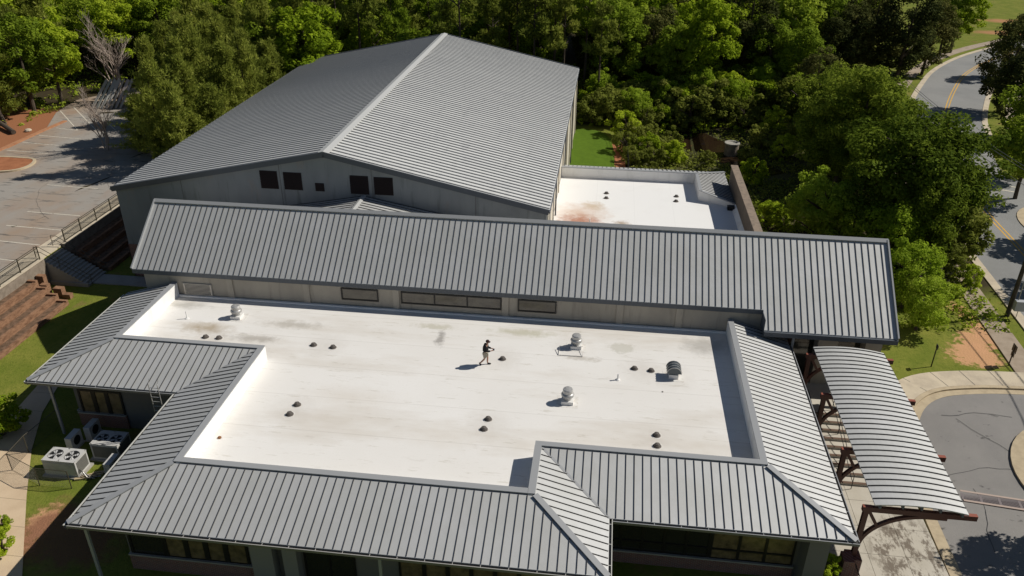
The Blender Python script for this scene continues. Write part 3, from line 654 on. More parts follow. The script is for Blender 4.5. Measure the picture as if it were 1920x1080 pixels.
MB().box(10.75, 11.7, EYC+0.35, EYC+OV+.3, -0.2, ZE-.21).build('pier', mat("blue_grey_pier", (0.17, 0.165, 0.16), .85), bld)
for (x, y) in ((EXA+.5, EYA+.35), (EXF+.9, EYG+.45), (-8.9, EYA+.3), (EXB-.25, EYA+.3)):
    MB().box(x-.07, x+.07, y-.06, y+.06, -.1, ZE-.2).build('downspout', TRIM, bld)

# ------------------------------------------------------------------ gable hall
gh = thing('gable_hall', 'long narrow hall with steep grey standing seam gable roof and beige clerestory wall', 'building', (-6, 51, 0))
GX0, GX1, GXS, GY, GYR, GZ, GZR = -32.2, 19.03, 10.85, 46.40, 50.9, 6.13, 9.48
sl_ = (GZR-GZ)/(GYR-GY); GY2 = 45.26; GZ2 = GZ-sl_*(GY-GY2); GYB = 55.4
rf = MB()
pane(rf, [(GX0, GY, GZ), (GXS, GY, GZ), (GXS, GYR, GZR), (GX0, GYR, GZR)], (0, -1, -sl_), 0.413, .024, .046, 0.10)
pane(rf, [(GXS+.002, GY2, GZ2), (GX1, GY2, GZ2), (GX1, GYR, GZR), (GXS+.002, GYR, GZR)], (0, -1, -sl_), 0.413, .024, .046, 0.10)
pane(rf, [(GX0, GYR+.002, GZR), (GX1, GYR+.002, GZR), (GX1, GYB, GZ), (GX0, GYB, GZ)], (0, 1, -sl_), 0.413, .024, .046, 0.10)
rf.build('roof', [ROOF, RIBM], gh)
b = MB(); b.slab([(GX0-.03, GYR-.22, GZR-.22*sl_+.13), (GX1+.03, GYR-.22, GZR-.22*sl_+.13), (GX1+.03, GYR, GZR+.14), (GX0-.03, GYR, GZR+.14)], .07)
b.slab([(GX0-.03, GYR, GZR+.14), (GX1+.03, GYR, GZR+.14), (GX1+.03, GYR+.22, GZR-.22*sl_+.13), (GX0-.03, GYR+.22, GZR-.22*sl_+.13)], .07)
b.build('ridge_cap', TRIM, gh)
for x, yy, zz in ((GX0-.0, GY, GZ), (GX1, GY2, GZ2)):
    for (ya, za) in ((yy, zz), (GYB, GZ)):
        MB().bar((x, ya, za), (x, GYR, GZR), 0.10, 0.34, (0, 0, 1), 0, -0.20).build('rake_trim', TRIM, gh)
b = MB(); b.box(GX0, GXS, GY-.03, GY+.0, GZ-.33, GZ-.02); b.box(GXS-.03, GXS, GY2, GY, GZ2-.30, GZ-.1); b.box(GXS, GX1, GY2-.16, GY2-.0, GZ2-.36, GZ2-.05); b.build('fascia', TRIMD, gh)
WY = 46.5
b = MB()
b.box(GX0+.75, GX1-.6, WY, WY+.3, 0, 5.92)
b.box(GX0+.75, GX1-.6, 55.0, 55.3, 0, 6.1)
for x in (GX0+.75, GX1-.9):
    b.add([(x+dx_, y, z) for dx_ in (0, .3) for y, z in ((WY+.3, 0), (55.0, 0), (55.0, 6.1), (GYR, GZR-.35), (WY+.3, 5.95))],
          [(0, 1, 2, 3, 4), (9, 8, 7, 6, 5)]+[(i, (i+1) % 5, (i+1) % 5+5, i+5) for i in range(5)])
b.build('wall', WALL, gh)
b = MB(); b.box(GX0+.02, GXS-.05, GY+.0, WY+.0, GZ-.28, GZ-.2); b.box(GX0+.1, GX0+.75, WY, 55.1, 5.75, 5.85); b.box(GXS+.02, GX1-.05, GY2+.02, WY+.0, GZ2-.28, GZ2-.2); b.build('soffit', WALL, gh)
for x in (-25.2, -19.7, -13.4, -5.9, 1.73, 5.61): MB().box(x-.22, x+.22, WY-.10, WY-.002, ZD-.1, 5.86).build('pilaster', WALL, gh)
for (xa, xb, n) in ((-17.15, -14.72, 1), (-12.97, -6.25, 3), (-4.97, -2.55, 1)): window(gh, xa, xb, 4.86, 5.60, WY, n, (), GLASSB, fr=.085)
lv = MB().box(-28.55, -26.65, WY-.03, WY-.002, 4.45, 5.2).build('louvre', LOUV, gh)
b = MB()
for i in range(7): z = 4.50+i*.1; b.box(-28.5, -26.7, WY-.11, WY-.05, z, z+.045)
b.box(-28.62, -28.52, WY-.12, WY-.002, 4.40, 5.25); b.box(-26.68, -26.58, WY-.12, WY-.002, 4.40, 5.25); b.box(-28.52, -26.68, WY-.12, WY-.002, 5.2, 5.25); b.box(-28.52, -26.68, WY-.12, WY-.002, 4.40, 4.45)
b.build('slat', LOUVW, lv)
for (x0, x1_) in ((14.4, 15.6), (17.3, 18.3)): MB().box(x0, x1_, 45.5, 46.49, 0.5, GZ2-.3).build('pier', WALL, gh)
MB().box(12.72, 12.86, 45.36, 45.5, 1.2, GZ2-.3).build('downspout', TRIM, gh)
b = MB(); b.box(8.8, 18.3, 46.44, 46.495, 1.4, 4.6); b.build('entrance_glazing', GLASS, gh)

# ------------------------------------------------------------------ big metal-roofed gym hall
gy = thing('sports_hall', 'large pale concrete hall with low pitched ribbed metal roof and two pairs of louvres', 'building', (-21, 80, 0))
BX0, BX1, BXR, BY0, BY1, BZE, BZR = -39.2, -3.8, -21.15, 56.3, 103.7, 8.0, 11.75
sb = (BZR-BZE)/(BX1-BXR)
rf = MB()
pane(rf, [(BXR, BY0, BZR), (BX1, BY0, BZE), (BX1, BY1, BZE), (BXR, BY1, BZR)], (1, 0, -sb), 0.61, .06, .085, .10)
pane(rf, [(BX0, BY0, BZE), (BXR-.002, BY0, BZR), (BXR-.002, BY1, BZR), (BX0, BY1, BZE)], (-1, 0, -sb), 0.61, .06, .085, .10)
rf.build('roof', [GYMROOF, mat("gym_rib_metal", (0.34, 0.34, 0.34), .5)], gy)
b = MB(); b.slab([(BXR-.42, BY0-.05, BZR+.05), (BXR, BY0-.05, BZR+.16), (BXR, BY1+.05, BZR+.16), (BXR-.42, BY1+.05, BZR+.05)], .05)
b.slab([(BXR, BY0-.05, BZR+.16), (BXR+.42, BY0-.05, BZR+.05), (BXR+.42, BY1+.05, BZR+.05), (BXR, BY1+.05, BZR+.16)], .05); b.build('ridge_cap', mat("pale_ridge_cap", (0.46, 0.46, 0.45), .45), gy)
for yy in (BY0-.03, BY1+.03):
    for xe in (BX0, BX1): MB().bar((xe, yy, BZE), (BXR, yy, BZR), 0.10, 0.42, (0, 0, 1), 0, -0.30).build('rake_trim', TRIMD, gy)
b = MB(); k = BY0+.3
b.bar((BX1+.03, BY0, BZE-.2), (BX1+.03, BY1, BZE-.2), .08, .16); b.build('eave_trim', TRIMD, gy)
b = MB(); b.bar((BX0-.05, BY0, BZE-.2), (BX0-.05, BY1, BZE-.2), .14, .16); b.build('gutter', TRIM, gy)
b = MB(); WX0, WX1, W0, W1 = -38.9, -4.0, 56.45, 103.5
b.add([(x, W0+dy_, z) for dy_ in (0, .3) for x, z in ((WX0, -.5), (WX1, -.5), (WX1, BZE-.12), (BXR, BZR-.15), (WX0, BZE-.12))], [(0, 1, 2, 3, 4), (9, 8, 7, 6, 5)]+[(i, (i+1) % 5, (i+1) % 5+5, i+5) for i in range(5)])
b.box(WX0, WX0+.3, W0+.3, W1, -.5, BZE-.12); b.box(WX0+.3, WX1, W1-.3, W1, -.5, BZE-.12); b.build('wall', GYMW, gy)
b = MB(); b.box(WX1-.3, WX1, W0+.3, W1-.3, -.5, BZE-.12); b.build('side_wall', GYMS, gy)
b = MB(); b.box(WX0-.05, WX0+6.5, W0-.05, W0-.002, -.2, 3.0); b.box(WX0-.06, WX0-.002, W0-.05, W1, -.2, 3.0); b.build('brick_base', BRICK, gy)
for i in range(8):
    y = W0+.5+i*6.5; MB().box(WX1+.002, WX1+.12, y-.2, y+.2, -.3, BZE-.25).build('pilaster', GYMS, gy)
    if i in (1, 3, 5): MB().box(WX1+.12, WX1+.24, y+.9, y+1.02, -.3, BZE-.3).build('downspout', TRIMD, gy)
for x in (-33.2, -24.9, -17.55, -9.5): MB().box(x-.03, x+.03, W0-.012, W0-.002, 0, BZE-.1+max(0, (17.3-abs(x-BXR))*sb)*.95).build('panel_joint', JOINT, gy)
for (xa, xb, za, zb) in ((-26.5, -25.1, 8.6, 10.07), (-24.6, -23.15, 8.6, 10.03), (-22.1, -21.4, 8.6, 9.27), (-19.28, -17.83, 8.54, 10.04), (-17.38, -15.9, 8.56, 10.0)):
    lv = MB().box(xa, xb, W0-.03, W0-.002, za, zb).build('louvre', LOUV, gy); b = MB(); z = za+.04
    while z < zb-.06: b.add([(xa, W0-.11, z), (xb, W0-.11, z), (xb, W0-.03, z+.09), (xa, W0-.03, z+.09)], [(0, 1, 2, 3)]); z += .13
    b.build('slat', mat("louvre_slat", (0.035, 0.022, 0.018), .6), lv)
# link roof between the gable hall and the gym
lk = thing('link_roof', 'small low pitched grey seam roof tucked between the gable hall and the large hall', 'roof', (-18, 54, 0))
rf = MB(); LZ, LXR = 8.42, -18.25; ls = 0.19
pane(rf, [(LXR, 51.6, LZ), (LXR+12.5, 51.6, LZ-12.5*ls), (LXR+12.5, 56.42, LZ-12.5*ls), (LXR, 56.42, LZ)], (1, 0, -ls), .42, .03, .055)
pane(rf, [(LXR-12.5, 51.6, LZ-12.5*ls), (LXR-.002, 51.6, LZ), (LXR-.002, 56.42, LZ), (LXR-12.5, 56.42, LZ-12.5*ls)], (-1, 0, -ls), .42, .03, .055)
rf.build('roof', [ROOF, RIBM], lk)
b = MB(); b.slab([(LXR-.2, 51.6, LZ+.04), (LXR, 51.6, LZ+.12), (LXR, 56.4, LZ+.12), (LXR-.2, 56.4, LZ+.04)], .03); b.slab([(LXR, 51.6, LZ+.12), (LXR+.2, 51.6, LZ+.04), (LXR+.2, 56.4, LZ+.04), (LXR, 56.4, LZ+.12)], .03); b.build('ridge_cap', mat("pale_cap", (0.42, .42, .41), .45), lk)
MB().prism([(LXR-12, 51.7), (LXR+12, 51.7), (LXR+12, 56.4), (LXR-12, 56.4)], 5.0, 6.0).build('wall', WALL, lk)

# ------------------------------------------------------------------ annex with the second white roof
an = thing('annex', 'annex with bright white flat roof stained red by one corner, beside the big hall', 'building', (4, 65, 0))
AX0, AX1, AY0, AY1, AXI, AYI = -3.97, 11.95, 55.5, 74.0, 8.8, 69.6
MB().box(AX0, AX1, AY0, AY1, ZD-.3, ZD+.02).build('flat_roof_deck', DECK2, an)
b = MB(); b.box(AX0, AX1, AY0, AY1+.8, -.3, ZD-.3); b.build('wall', WALL, an)
b = MB(); b.box(AX0, AXI+.2, AY1, AY1+.2, ZD, 5.24); b.box(AXI, AXI+.2, AYI+.2, AY1, ZD, 5.24)
b.add([(AXI, AYI, ZD), (AXI, AYI+.2, ZD), (11.95, 68.25+.2, ZD), (11.95, 68.25, ZD), (AXI, AYI, 5.24), (AXI, AYI+.2, 5.24), (11.95, 68.45, 4.6), (11.95, 68.25, 4.6)], [(0, 1, 2, 3), (4, 7, 6, 5), (0, 3, 7, 4), (1, 5, 6, 2), (2, 6, 7, 3), (0, 4, 5, 1)])
b.build('parapet', PARA, an)
b = MB(); b.box(AX0, AXI-.0, AY1-.02, AY1+.3, 5.24, 5.30); b.box(AXI-.02, AXI+.28, AYI, AY1-.021, 5.242, 5.302); b.bar((AXI, AYI+.08, 5.25), (11.95, 68.35, 4.60), .26, .06); b.bar((AXI+.1, AY1+.1, 5.25), (AX1, 77.1, 4.45), .28, .06); b.build('coping', TRIM, an)
rf = MB()
pane(rf, [(AXI+.2, AY1+.25, 5.2), (AX0, AY1+.25, 5.2), (AX0, 77.2, 4.40), (AX1, 77.2, 4.40)], (0, 3.0, -.8), .42, .03, .055)
pane(rf, [(AXI+.25, AY1+.2, 5.2), (AX1, 77.1, 4.42), (AX1, 68.4, 4.42), (AXI+.25, AYI+.1, 5.2)], (3.0, 0, -.76), .42, .03, .055)
rf.build('roof', [ROOF, RIBM], an)
b = MB(); b.box(11.96, 12.45, 55.4, 73.5, -.5, 6.35); b.build('side_wall', BROWNW, an); MB().box(11.90, 12.55, 55.4, 73.55, 6.35, 6.45).build('wall_cap', COPEB, an)
b = MB(); b.add([(11.62, 55.6, ZD+.02), (11.955, 55.6, ZD+.02), (11.955, 55.6, ZD+.4), (11.62, 68.2, ZD+.02), (11.955, 68.2, ZD+.02), (11.955, 68.2, ZD+.4)], [(0, 1, 2), (3, 5, 4), (0, 2, 5, 3), (0, 3, 4, 1), (1, 4, 5, 2)]); b.build('cant_strip', PARA, an)
MB().box(11.2, 11.8, 67.6, 68.1, ZD+.02, ZD+.35).build('scupper', BLK, an)
b = MB(); b.tube([(-3.85, 57.5, 7.6), (-3.80, 57.6, 5.0), (-3.5, 57.8, 4.45)], .06, 8); b.tube([(-3.85, 61.4, 7.6), (-3.82, 61.4, 4.8), (-3.45, 61.2, 4.4)], .06, 8); b.build('downspout', GALV, an)

# ------------------------------------------------------------------ entrance canopy
cn = thing('entrance_canopy', 'long arched grey seam canopy roof on dark red steel frames above the entrance walk', 'canopy', (15.9, 37, 4.7))
CX0, CX1, CY0, CY1, CZ = 13.78, 18.02, 30.35, 44.35, 4.85
def arcz(t): return CZ+0.20*(1-(2*t-1)**2)-0.10*t
b = MB(); ns = 14; vs = []
for y in (CY0, CY1):
    for k in range(ns+1): t = k/ns; vs.append((CX0+(CX1-CX0)*t, y, arcz(t)))
n1 = ns+1; L0 = len(vs); vs += [(x, y, z-.06) for x, y, z in vs]
fs = [(k, k+1, n1+k+1, n1+k) for k in range(ns)]+[(L0+k, L0+n1+k, L0+n1+k+1, L0+k+1) for k in range(ns)]+[(k, L0+k, L0+k+1, k+1) for k in range(ns)]+[(n1+k, n1+k+1, L0+n1+k+1, L0+n1+k) for k in range(ns)]+[(0, n1, L0+n1, L0), (ns, L0+ns, L0+n1+ns, n1+ns)]
b.add(vs, fs, 0); y = CY0+.42
while y < CY1-.1:
    for k in range(ns):
        t0, t1 = k/ns, (k+1)/ns; b.bar((CX0+(CX1-CX0)*t0, y, arcz(t0)), (CX0+(CX1-CX0)*t1, y, arcz(t1)), .03, .055, (0, 0, 1), 1)
    y += .445
b.build('canopy_roof', [ROOF, RIBM], cn)
b = MB()
for t in (.06, .3, .5, .7, .94): x = CX0+(CX1-CX0)*t; b.bar((x, CY0-.02, arcz(t)-.24), (x, CY1, arcz(t)-.24), .09, .17)
b.build('purlin', mat("grey_purlin", (0.13, 0.14, 0.15), .5), cn)
FY = (30.6, 34.85, 39.75, 44.0)
for fy in FY:
    fr_ = MB(); xl, xr, zb = 13.35, 18.55, 4.38
    fr_.bar((xl, fy, zb-.14), (xr, fy, zb-.14), .20, .28)
    f_ = fr_.build('beam', STEEL, cn)
    MB().box(xl, xl+.42, fy-.105, fy+.105, zb+.142, zb+.150).build('end_cap', STEELR, f_); MB().box(xr-.42, xr, fy-.105, fy+.105, zb+.142, zb+.150).build('end_cap', STEELR, f_)
    zf = 1.5 if fy < 40 else 2.2
    MB().bar((xl+.2, fy, zf-1.2), (xl+.2, fy, zb-.14), .20, .24, (1, 0, 0), 0, -.12).build('post', STEEL, cn)
    arc = [(xl+.25+2.75*math.sin(a_), fy, zb-.2-2.05*(1-(math.cos(math.pi/2-a_)))) for a_ in [math.pi/2*k/12 for k in range(13)]]
    arc = [(xl+.25+2.9*(1-math.cos(a_)), fy, zb-2.45+2.25*math.sin(a_)) for a_ in [math.pi/2*k/14 for k in range(15)]]
    ab = MB()
    for k in range(14): ab.bar(arc[k], arc[k+1], .17, .17, (0, 0, 1), 0, -.085)
    ab.bar(arc[14], (xl+3.9, fy, arc[14][2]), .17, .17, (0, 0, 1), 0, -.085)
    ab.build('arched_brace', STEEL, cn)
    mbp = arc[6]; MB().bar((xl+.35, fy, zb-.15), mbp, .15, .15, (0, 0, 1), 0, -.075).build('strut', STEEL, cn)
# brick pier and planter under the corner of the roof
MB().box(13.2, 13.9, 30.25, 30.95, 0, 1.3).add([], []).build('foundation', BRICK, cn)
o = MB().box(12.75, 13.25, 29.5, 30.2, 0, 1.9).build('brick_pier', BRICK); tag(o, 'dark brick pier beside the planter under the roof corner', 'brick pier')
pl = thing('planter', 'low brick edged planter bed in the shade under the roof corner', 'planter', (12.0, 30.6, 0))
b = MB(); b.box(11.75, 12.65, 30.35, 30.45, 0, 1.2); b.box(11.75, 11.85, 28.0, 30.35, 0, 1.2); b.box(12.55, 12.65, 28.0, 30.35, 0, 1.2); b.build('brick_edge', BRICK, pl)
MB().box(11.86, 12.54, 28.0, 30.34, 0, 1.1).build('soil', STRAW, pl)
rl = thing('railing', 'short black picket railing beside the brick pier at the paved walk', 'railing', (13.6, 29, 0)); b = MB()
for z in (.15, 1.1): b.bar((13.6, 27.0, z), (13.6, 30.2, z), .04, .04)
b.build('rail', BLK, rl); b = MB(); k = 27.0
while k < 30.2: b.bar((13.6, k, .1), (13.6, k, 1.12), .02, .02); k += .13
b.build('pickets', BLK, rl)

# ------------------------------------------------------------------ roof fittings
FLASHM = mat("membrane_patch", (0.70, 0.68, 0.645), 0.6, 0, .25, noise=(5, .45, .75, (0.55, .50, .44)))
def patch(x, y, r, parent):
    MB().box(x-r, x+r, y-r*.9, y+r*.9, ZD, ZD+.007).build('flashing_patch', FLASHM, parent)
def cowl(x, y, label, z=ZD+.0):
    t = thing('roof_ventilator', label, 'roof vent', (x, y, z), 'round metal ventilators on the white roof')
    patch(x, y, .62, t)
    MB().add([], []).prism([(x-.34, y-.34), (x+.34, y-.34), (x+.34, y+.34), (x-.34, y+.34)], z, z+.22).build('curb', WHT, t)
    MB().lathe((x, y, z), [(.24, .20), (.22, .28), (.22, .42), (.36, .46), (.38, .55), (.33, .62), (.29, .66)], 24).build('collar', GALV, t, True)
    MB().lathe((x, y, z), [(.27, .64), (.29, .67), (.29, .86), (.26, .91), (.13, .94), (.02, .95)], 24).build('hood', GALV, t)
cowl(-23.75, 44.0, 'round metal ventilator by the pale louvre in the beige wall'); cowl(-0.95, 43.3, 'round metal ventilator with a bent wire frame lying at its foot'); cowl(-1.15, 37.4, 'round metal ventilator in the open middle of the white roof')
wf = thing('wire_stand', 'thin bent wire stand lying on the white roof beside a ventilator', 'wire stand', (-1.2, 42.6, ZD)); b = MB()
b.tube([(-2.0, 42.9, ZD+.03), (-2.0, 42.2, ZD+.03), (-0.5, 42.2, ZD+.03), (-0.5, 43.0, ZD+.25), (-2.0, 42.9, ZD+.25), (-2.0, 42.2, ZD+.03)], .018, 6); b.build('wire', GALV, wf)
hv = thing('hooded_ventilator', 'dark barrel hooded ventilator on a white curb near the right end of the roof', 'roof vent', (5.0, 40.8, ZD))
patch(5.0, 40.8, .6, hv); MB().box(4.72, 5.28, 40.5, 41.1, ZD, ZD+.28).build('curb', WHT, hv)
b = MB(); nsg = 10; vs = []
for y in (40.42, 41.18):
    for k in range(nsg+1): a_ = math.pi*k/nsg; vs.append((5.0+.42*math.cos(a_), y, ZD+.42+.42*math.sin(a_)))
m1 = nsg+1; b.add(vs, [(k, k+1, m1+k+1, m1+k) for k in range(nsg)]+[tuple(range(m1)), tuple(range(2*m1-1, m1-1, -1)), (0, m1, 2*m1-1, nsg)])
b.build('hood', mat("dark_hood_metal", (0.07, 0.085, 0.095), .3, .3, .6), hv)
for y in (40.42, 40.67, 40.93, 41.18):
    b = MB()
    for k in range(nsg): a0, a1 = math.pi*k/nsg, math.pi*(k+1)/nsg; b.bar((5+.42*math.cos(a0), y, ZD+.42+.42*math.sin(a0)), (5+.42*math.cos(a1), y, ZD+.42+.42*math.sin(a1)), .04, .03, (0, 0, 1))
    b.build('band', GALV, hv)
def dome_proto():
    t = thing('roof_drain', '', 'roof drain', (0, 0, 0), 'dark domed roof drains')
    MB().lathe((0, 0, 0), [(.36, 0), (.36, .006)], 20).build('flashing_patch', FLASHM, t); MB().lathe((0, 0, .002), [(.28, 0), (.28, .03), (.24, .05)], 20).build('flange', DOME, t)
    b = MB(); b.lathe((0, 0, 0), [(.21, .045), (.215, .10), (.18, .17), (.10, .21), (.02, .225)], 16)
    for k in range(12): a_ = 2*math.pi*k/12; b.bar((.225*math.cos(a_), .225*math.sin(a_), .05), (.13*math.cos(a_), .13*math.sin(a_), .215), .02, .02)
    b.build('strainer', DOME, t, False); return t
drains = [(-24.7, 41.3, 'left drain of the pair beside the inner corner of the left skirt roof'), (-23.8, 41.3, 'right drain of the pair beside the inner corner of the left skirt roof'),
    (-17.5, 41.3, 'left drain of the pair between the left roof corner and the walking person'), (-16.2, 41.2, 'right drain of the pair between the left roof corner and the walking person'),
    (-5.4, 41.3, 'single drain just right of the walking person'), (2.7, 41.3, 'left drain of the pair next to the dark hooded vent'), (3.7, 41.2, 'right drain of the pair, nearest the dark hooded vent'),
    (-16.3, 35.1, 'far drain of the pair in the lower left of the white roof'), (-16.4, 34.2, 'near drain of the pair in the lower left of the white roof'),
    (-5.4, 35.2, 'far drain of the pair left of the raised roof corner'), (-5.5, 34.3, 'near drain of the pair left of the raised roof corner'),
    (3.8, 35.0, 'far drain of the pair behind the right front skirt roof'), (3.8, 34.1, 'near drain of the pair, closest to the right front skirt roof'),
    (0.5, 70.2, 'far drain of the pair near the red stain on the annex roof'), (0.5, 69.0, 'near drain of the pair near the red stain on the annex roof'),
    (6.9, 70.3, 'far drain of the pair by the shaded end of the annex roof'), (6.8, 69.1, 'near drain of the pair by the shaded end of the annex roof')]
pd = dome_proto()
for i, (x, y, lb) in enumerate(drains):
    o = pd if i == 0 else copy_tree(pd); o.scale = (.8, .8, .8); o.location = (x, y, ZD+.001 if y < 50 else ZD+.021); o['label'] = 'domed drain, '+lb
for (x, y, h_, r_, lb, m_) in ((-27.0, 43.4, .55, .035, 'thin white vent pipe standing at the left end of the white roof', WHT), (1.7, 40.0, .4, .05, 'short white vent pipe between the two right hand ventilators', WHT), (-0.8, 63.0, .45, .05, 'short white pipe by the red stain on the annex roof', WHT)):
    o = MB().lathe((x, y, ZD), [(.14, 0), (.13, .04), (r_, .08), (r_, h_), (r_*1.15, h_), (r_*1.15, h_+.02)], 12).build('vent_pipe', m_); tag(o, lb, 'vent pipe')
o = MB().lathe((-19.35, 31.75, ZD), [(.10, 0), (.10, .06), (.05, .10), (.01, .12)], 10).build('drain_cap', mat("rusty_brown", (0.22, .10, .04), .8)); tag(o, 'small rusty drain cap near the left inner parapet of the white roof', 'drain cap')
o = MB().lathe((4.3, 39.1, ZD), [(.05, 0), (.05, .03), (.01, .05)], 8).build('screw_cap', DOME); tag(o, 'tiny dark cap alone on the right part of the white roof', 'cap')
# roof ladder at the inner corner on the left
ld = thing('roof_ladder', 'thin metal ladder rising past the gutter at the inner roof corner above the cooling units', 'ladder', (-24.3, 35.3, 0))
for x in (-25.05, -24.5): MB().tube([(x, 35.05, .2), (x, 35.05, 4.9), (x, 35.25, 5.15)], .028, 6).build('rail', GALV, ld)
b = MB()
for i in range(14): b.tube([(-25.05, 35.05, .5+i*.32), (-24.5, 35.05, .5+i*.32)], .018, 6)
b.build('rungs', GALV, ld)

# ------------------------------------------------------------------ cooling units
def ac(x, y, wx, wy, h_, nf, label, side=1):
    t = thing('condenser_unit', label, 'cooling unit', (x, y, 0), 'outdoor cooling units in the corner yard')
    MB().box(x-wx/2-.15, x+wx/2+.15, y-wy/2-.15, y+wy/2+.15, -.05, .08).build('pad', CONCG, t)
    b = MB(); b.box(x-wx/2, x+wx/2, y-wy/2, y+wy/2, .08, h_-.05)
    b.build('cabinet', ACM, t)
    # top with real round openings
    b = MB(); n = 24; rad = min(wy, wx/nf)*.40; cells = []
    for i in range(nf):
        if wx >= wy: xa, xb, ya, yb = x-wx/2+wx/nf*i, x-wx/2+wx/nf*(i+1), y-wy/2, y+wy/2
        else: xa, xb, ya, yb = x-wx/2, x+wx/2, y-wy/2+wy/nf*i, y-wy/2+wy/nf*(i+1)
        cx_, cy_ = (xa+xb)/2, (ya+yb)/2; cells.append((cx_, cy_)); rr = min(xb-xa, yb-ya)*.42; vs = []; 
        for k in range(n):
            a_ = 2*math.pi*(k+.5)/n; c_, s_ = math.cos(a_), math.sin(a_); f_ = min(abs((xb-xa)/2/c_) if abs(c_) > 1e-6 else 9, abs((yb-ya)/2/s_) if abs(s_) > 1e-6 else 9)
            vs += [(cx_+rr*c_, cy_+rr*s_, h_), (cx_+f_*c_, cy_+f_*s_, h_), (cx_+rr*c_, cy_+rr*s_, h_-.045)]
        b.add(vs, [(3*k, 3*k+1, (3*k+4) % (3*n), (3*k+3) % (3*n)) for k in range(n)]+[(3*k, (3*k+3) % (3*n), (3*k+5) % (3*n), 3*k+2) for k in range(n)])
        for qx, qy in ((xa, ya), (xb, ya), (xa, yb), (xb, yb)): pass
    b.box(x-wx/2-.01, x+wx/2+.01, y-wy/2-.012, y-wy/2, h_-.05, h_); b.box(x-wx/2-.01, x+wx/2+.01, y+wy/2, y+wy/2+.012, h_-.05, h_); b.box(x-wx/2-.012, x-wx/2, y-wy/2, y+wy/2, h_-.05, h_); b.box(x+wx/2, x+wx/2+.012, y-wy/2, y+wy/2, h_-.05, h_)
    b.build('top_panel', ACM, t)
    for (cx_, cy_) in cells:
        d_ = MB().lathe((cx_, cy_, h_-.049), [(rr-.01, 0), (rr-.01, .002)], 24).build('fan_well', BLK, t)
        b = MB()
        for k in range(4):
            a_ = math.pi/2*k+.5; c_, s_ = math.cos(a_), math.sin(a_)
            b.add([(cx_+.06*c_-.03*s_, cy_+.06*s_+.03*c_, h_-.04), (cx_+(rr-.05)*c_-.14*s_, cy_+(rr-.05)*s_+.14*c_, h_-.042), (cx_+(rr-.04)*c_+.10*s_, cy_+(rr-.04)*s_-.10*c_, h_-.02), (cx_+.06*c_+.03*s_, cy_+.06*s_-.03*c_, h_-.03)], [(0, 1, 2, 3)])
        b.lathe((cx_, cy_, h_-.045), [(.09, 0), (.09, .03), (.02, .035)], 12); b.build('fan', WHT, d_)
        b = MB()
        for r_ in (rr*.35, rr*.65, rr*.92):
            ring_ = [(cx_+r_*math.cos(2*math.pi*k/20), cy_+r_*math.sin(2*math.pi*k/20), h_+.004) for k in range(21)]; b.tube(ring_, .006, 4, 0, False)
        for k in range(6): a_ = math.pi*k/6; b.tube([(cx_-rr*math.cos(a_), cy_-rr*math.sin(a_), h_+.004), (cx_+rr*math.cos(a_), cy_+rr*math.sin(a_), h_+.004)], .006, 4)
        b.build('fan_guard', BLK, d_)
    MB().box(x+wx/2+.001, x+wx/2+.012, y-wy/2+.12, y+wy/2-.1, .2, h_-.15).build('coil', ACD, t)
    MB().box(x-wx/2+.1, x+wx/2-.1, y-wy/2-.012, y-wy/2-.001, .2, h_-.15).build('coil', ACD if side == 2 else ACM, t)
ac(-29.75, 32.75, 2.0, 1.15, 1.15, 2, 'sunlit white cooling unit with two fans on top near the wire fence')
ac(-28.0, 34.5, 1.7, 1.3, 1.15, 2, 'shaded cooling unit with two fans on top close to the brick wall', 2)
def slim_ac(x, y, label, rot=0):
    t = thing('condenser_unit', label, 'cooling unit', (x, y, 0), 'outdoor cooling units in the corner yard')
    MB().box(x-.2, x+.2, y-.5, y+.5, .1, 1.0).build('cabinet', ACM, t); MB().box(x-.25, x+.25, y-.55, y+.55, -.02, .1).build('pad', CONCG, t)
    n = 20; MB().add([(x+.202, y+.30*math.cos(2*math.pi*k/n), .58+.30*math.sin(2*math.pi*k/n)) for k in range(n)]+[(x+.215, y+.30*math.cos(2*math.pi*k/n), .58+.30*math.sin(2*math.pi*k/n)) for k in range(n)], [tuple(range(n, 2*n))]+[(k, (k+1) % n, (k+1) % n+n, k+n) for k in range(n)]).build('fan_grille', BLK, t)
slim_ac(-30.55, 34.75, 'slim upright cooling unit in shade, leftmost behind the sunlit unit'); slim_ac(-30.05, 35.85, 'slim upright cooling unit in shade, farthest back against the building'); slim_ac(-27.0, 32.9, 'slim cooling unit half hidden under the left gutter')
pp = thing('pipe_bundle', 'tangle of refrigerant pipes on wooden blocks beside the sunlit cooling unit', 'pipes', (-28.4, 32.3, 0)); rr_ = random.Random(4)
for i in range(4):
    p0 = Vector((-28.72, 32.35+.05*i, .5-.08*i)); b = MB(); b.tube([p0, p0+Vector((.25, -.1, -.05)), p0+Vector((.4+.1*i, -.2, -.35+.05*i)), (-27.9+.12*i, 32.1+.12*i, .08)], .022, 6); b.build('pipe', GALV if i % 2 else BLK, pp)
b = MB()
for i in range(4): b.bar((-28.9+.25*i, 32.0+.2*i, 0.02), (-28.1+.25*i, 32.3+.2*i, .02), .16, .09)
b.build('timber', mat("pale_timber", (0.45, .36, .22), .8), pp)
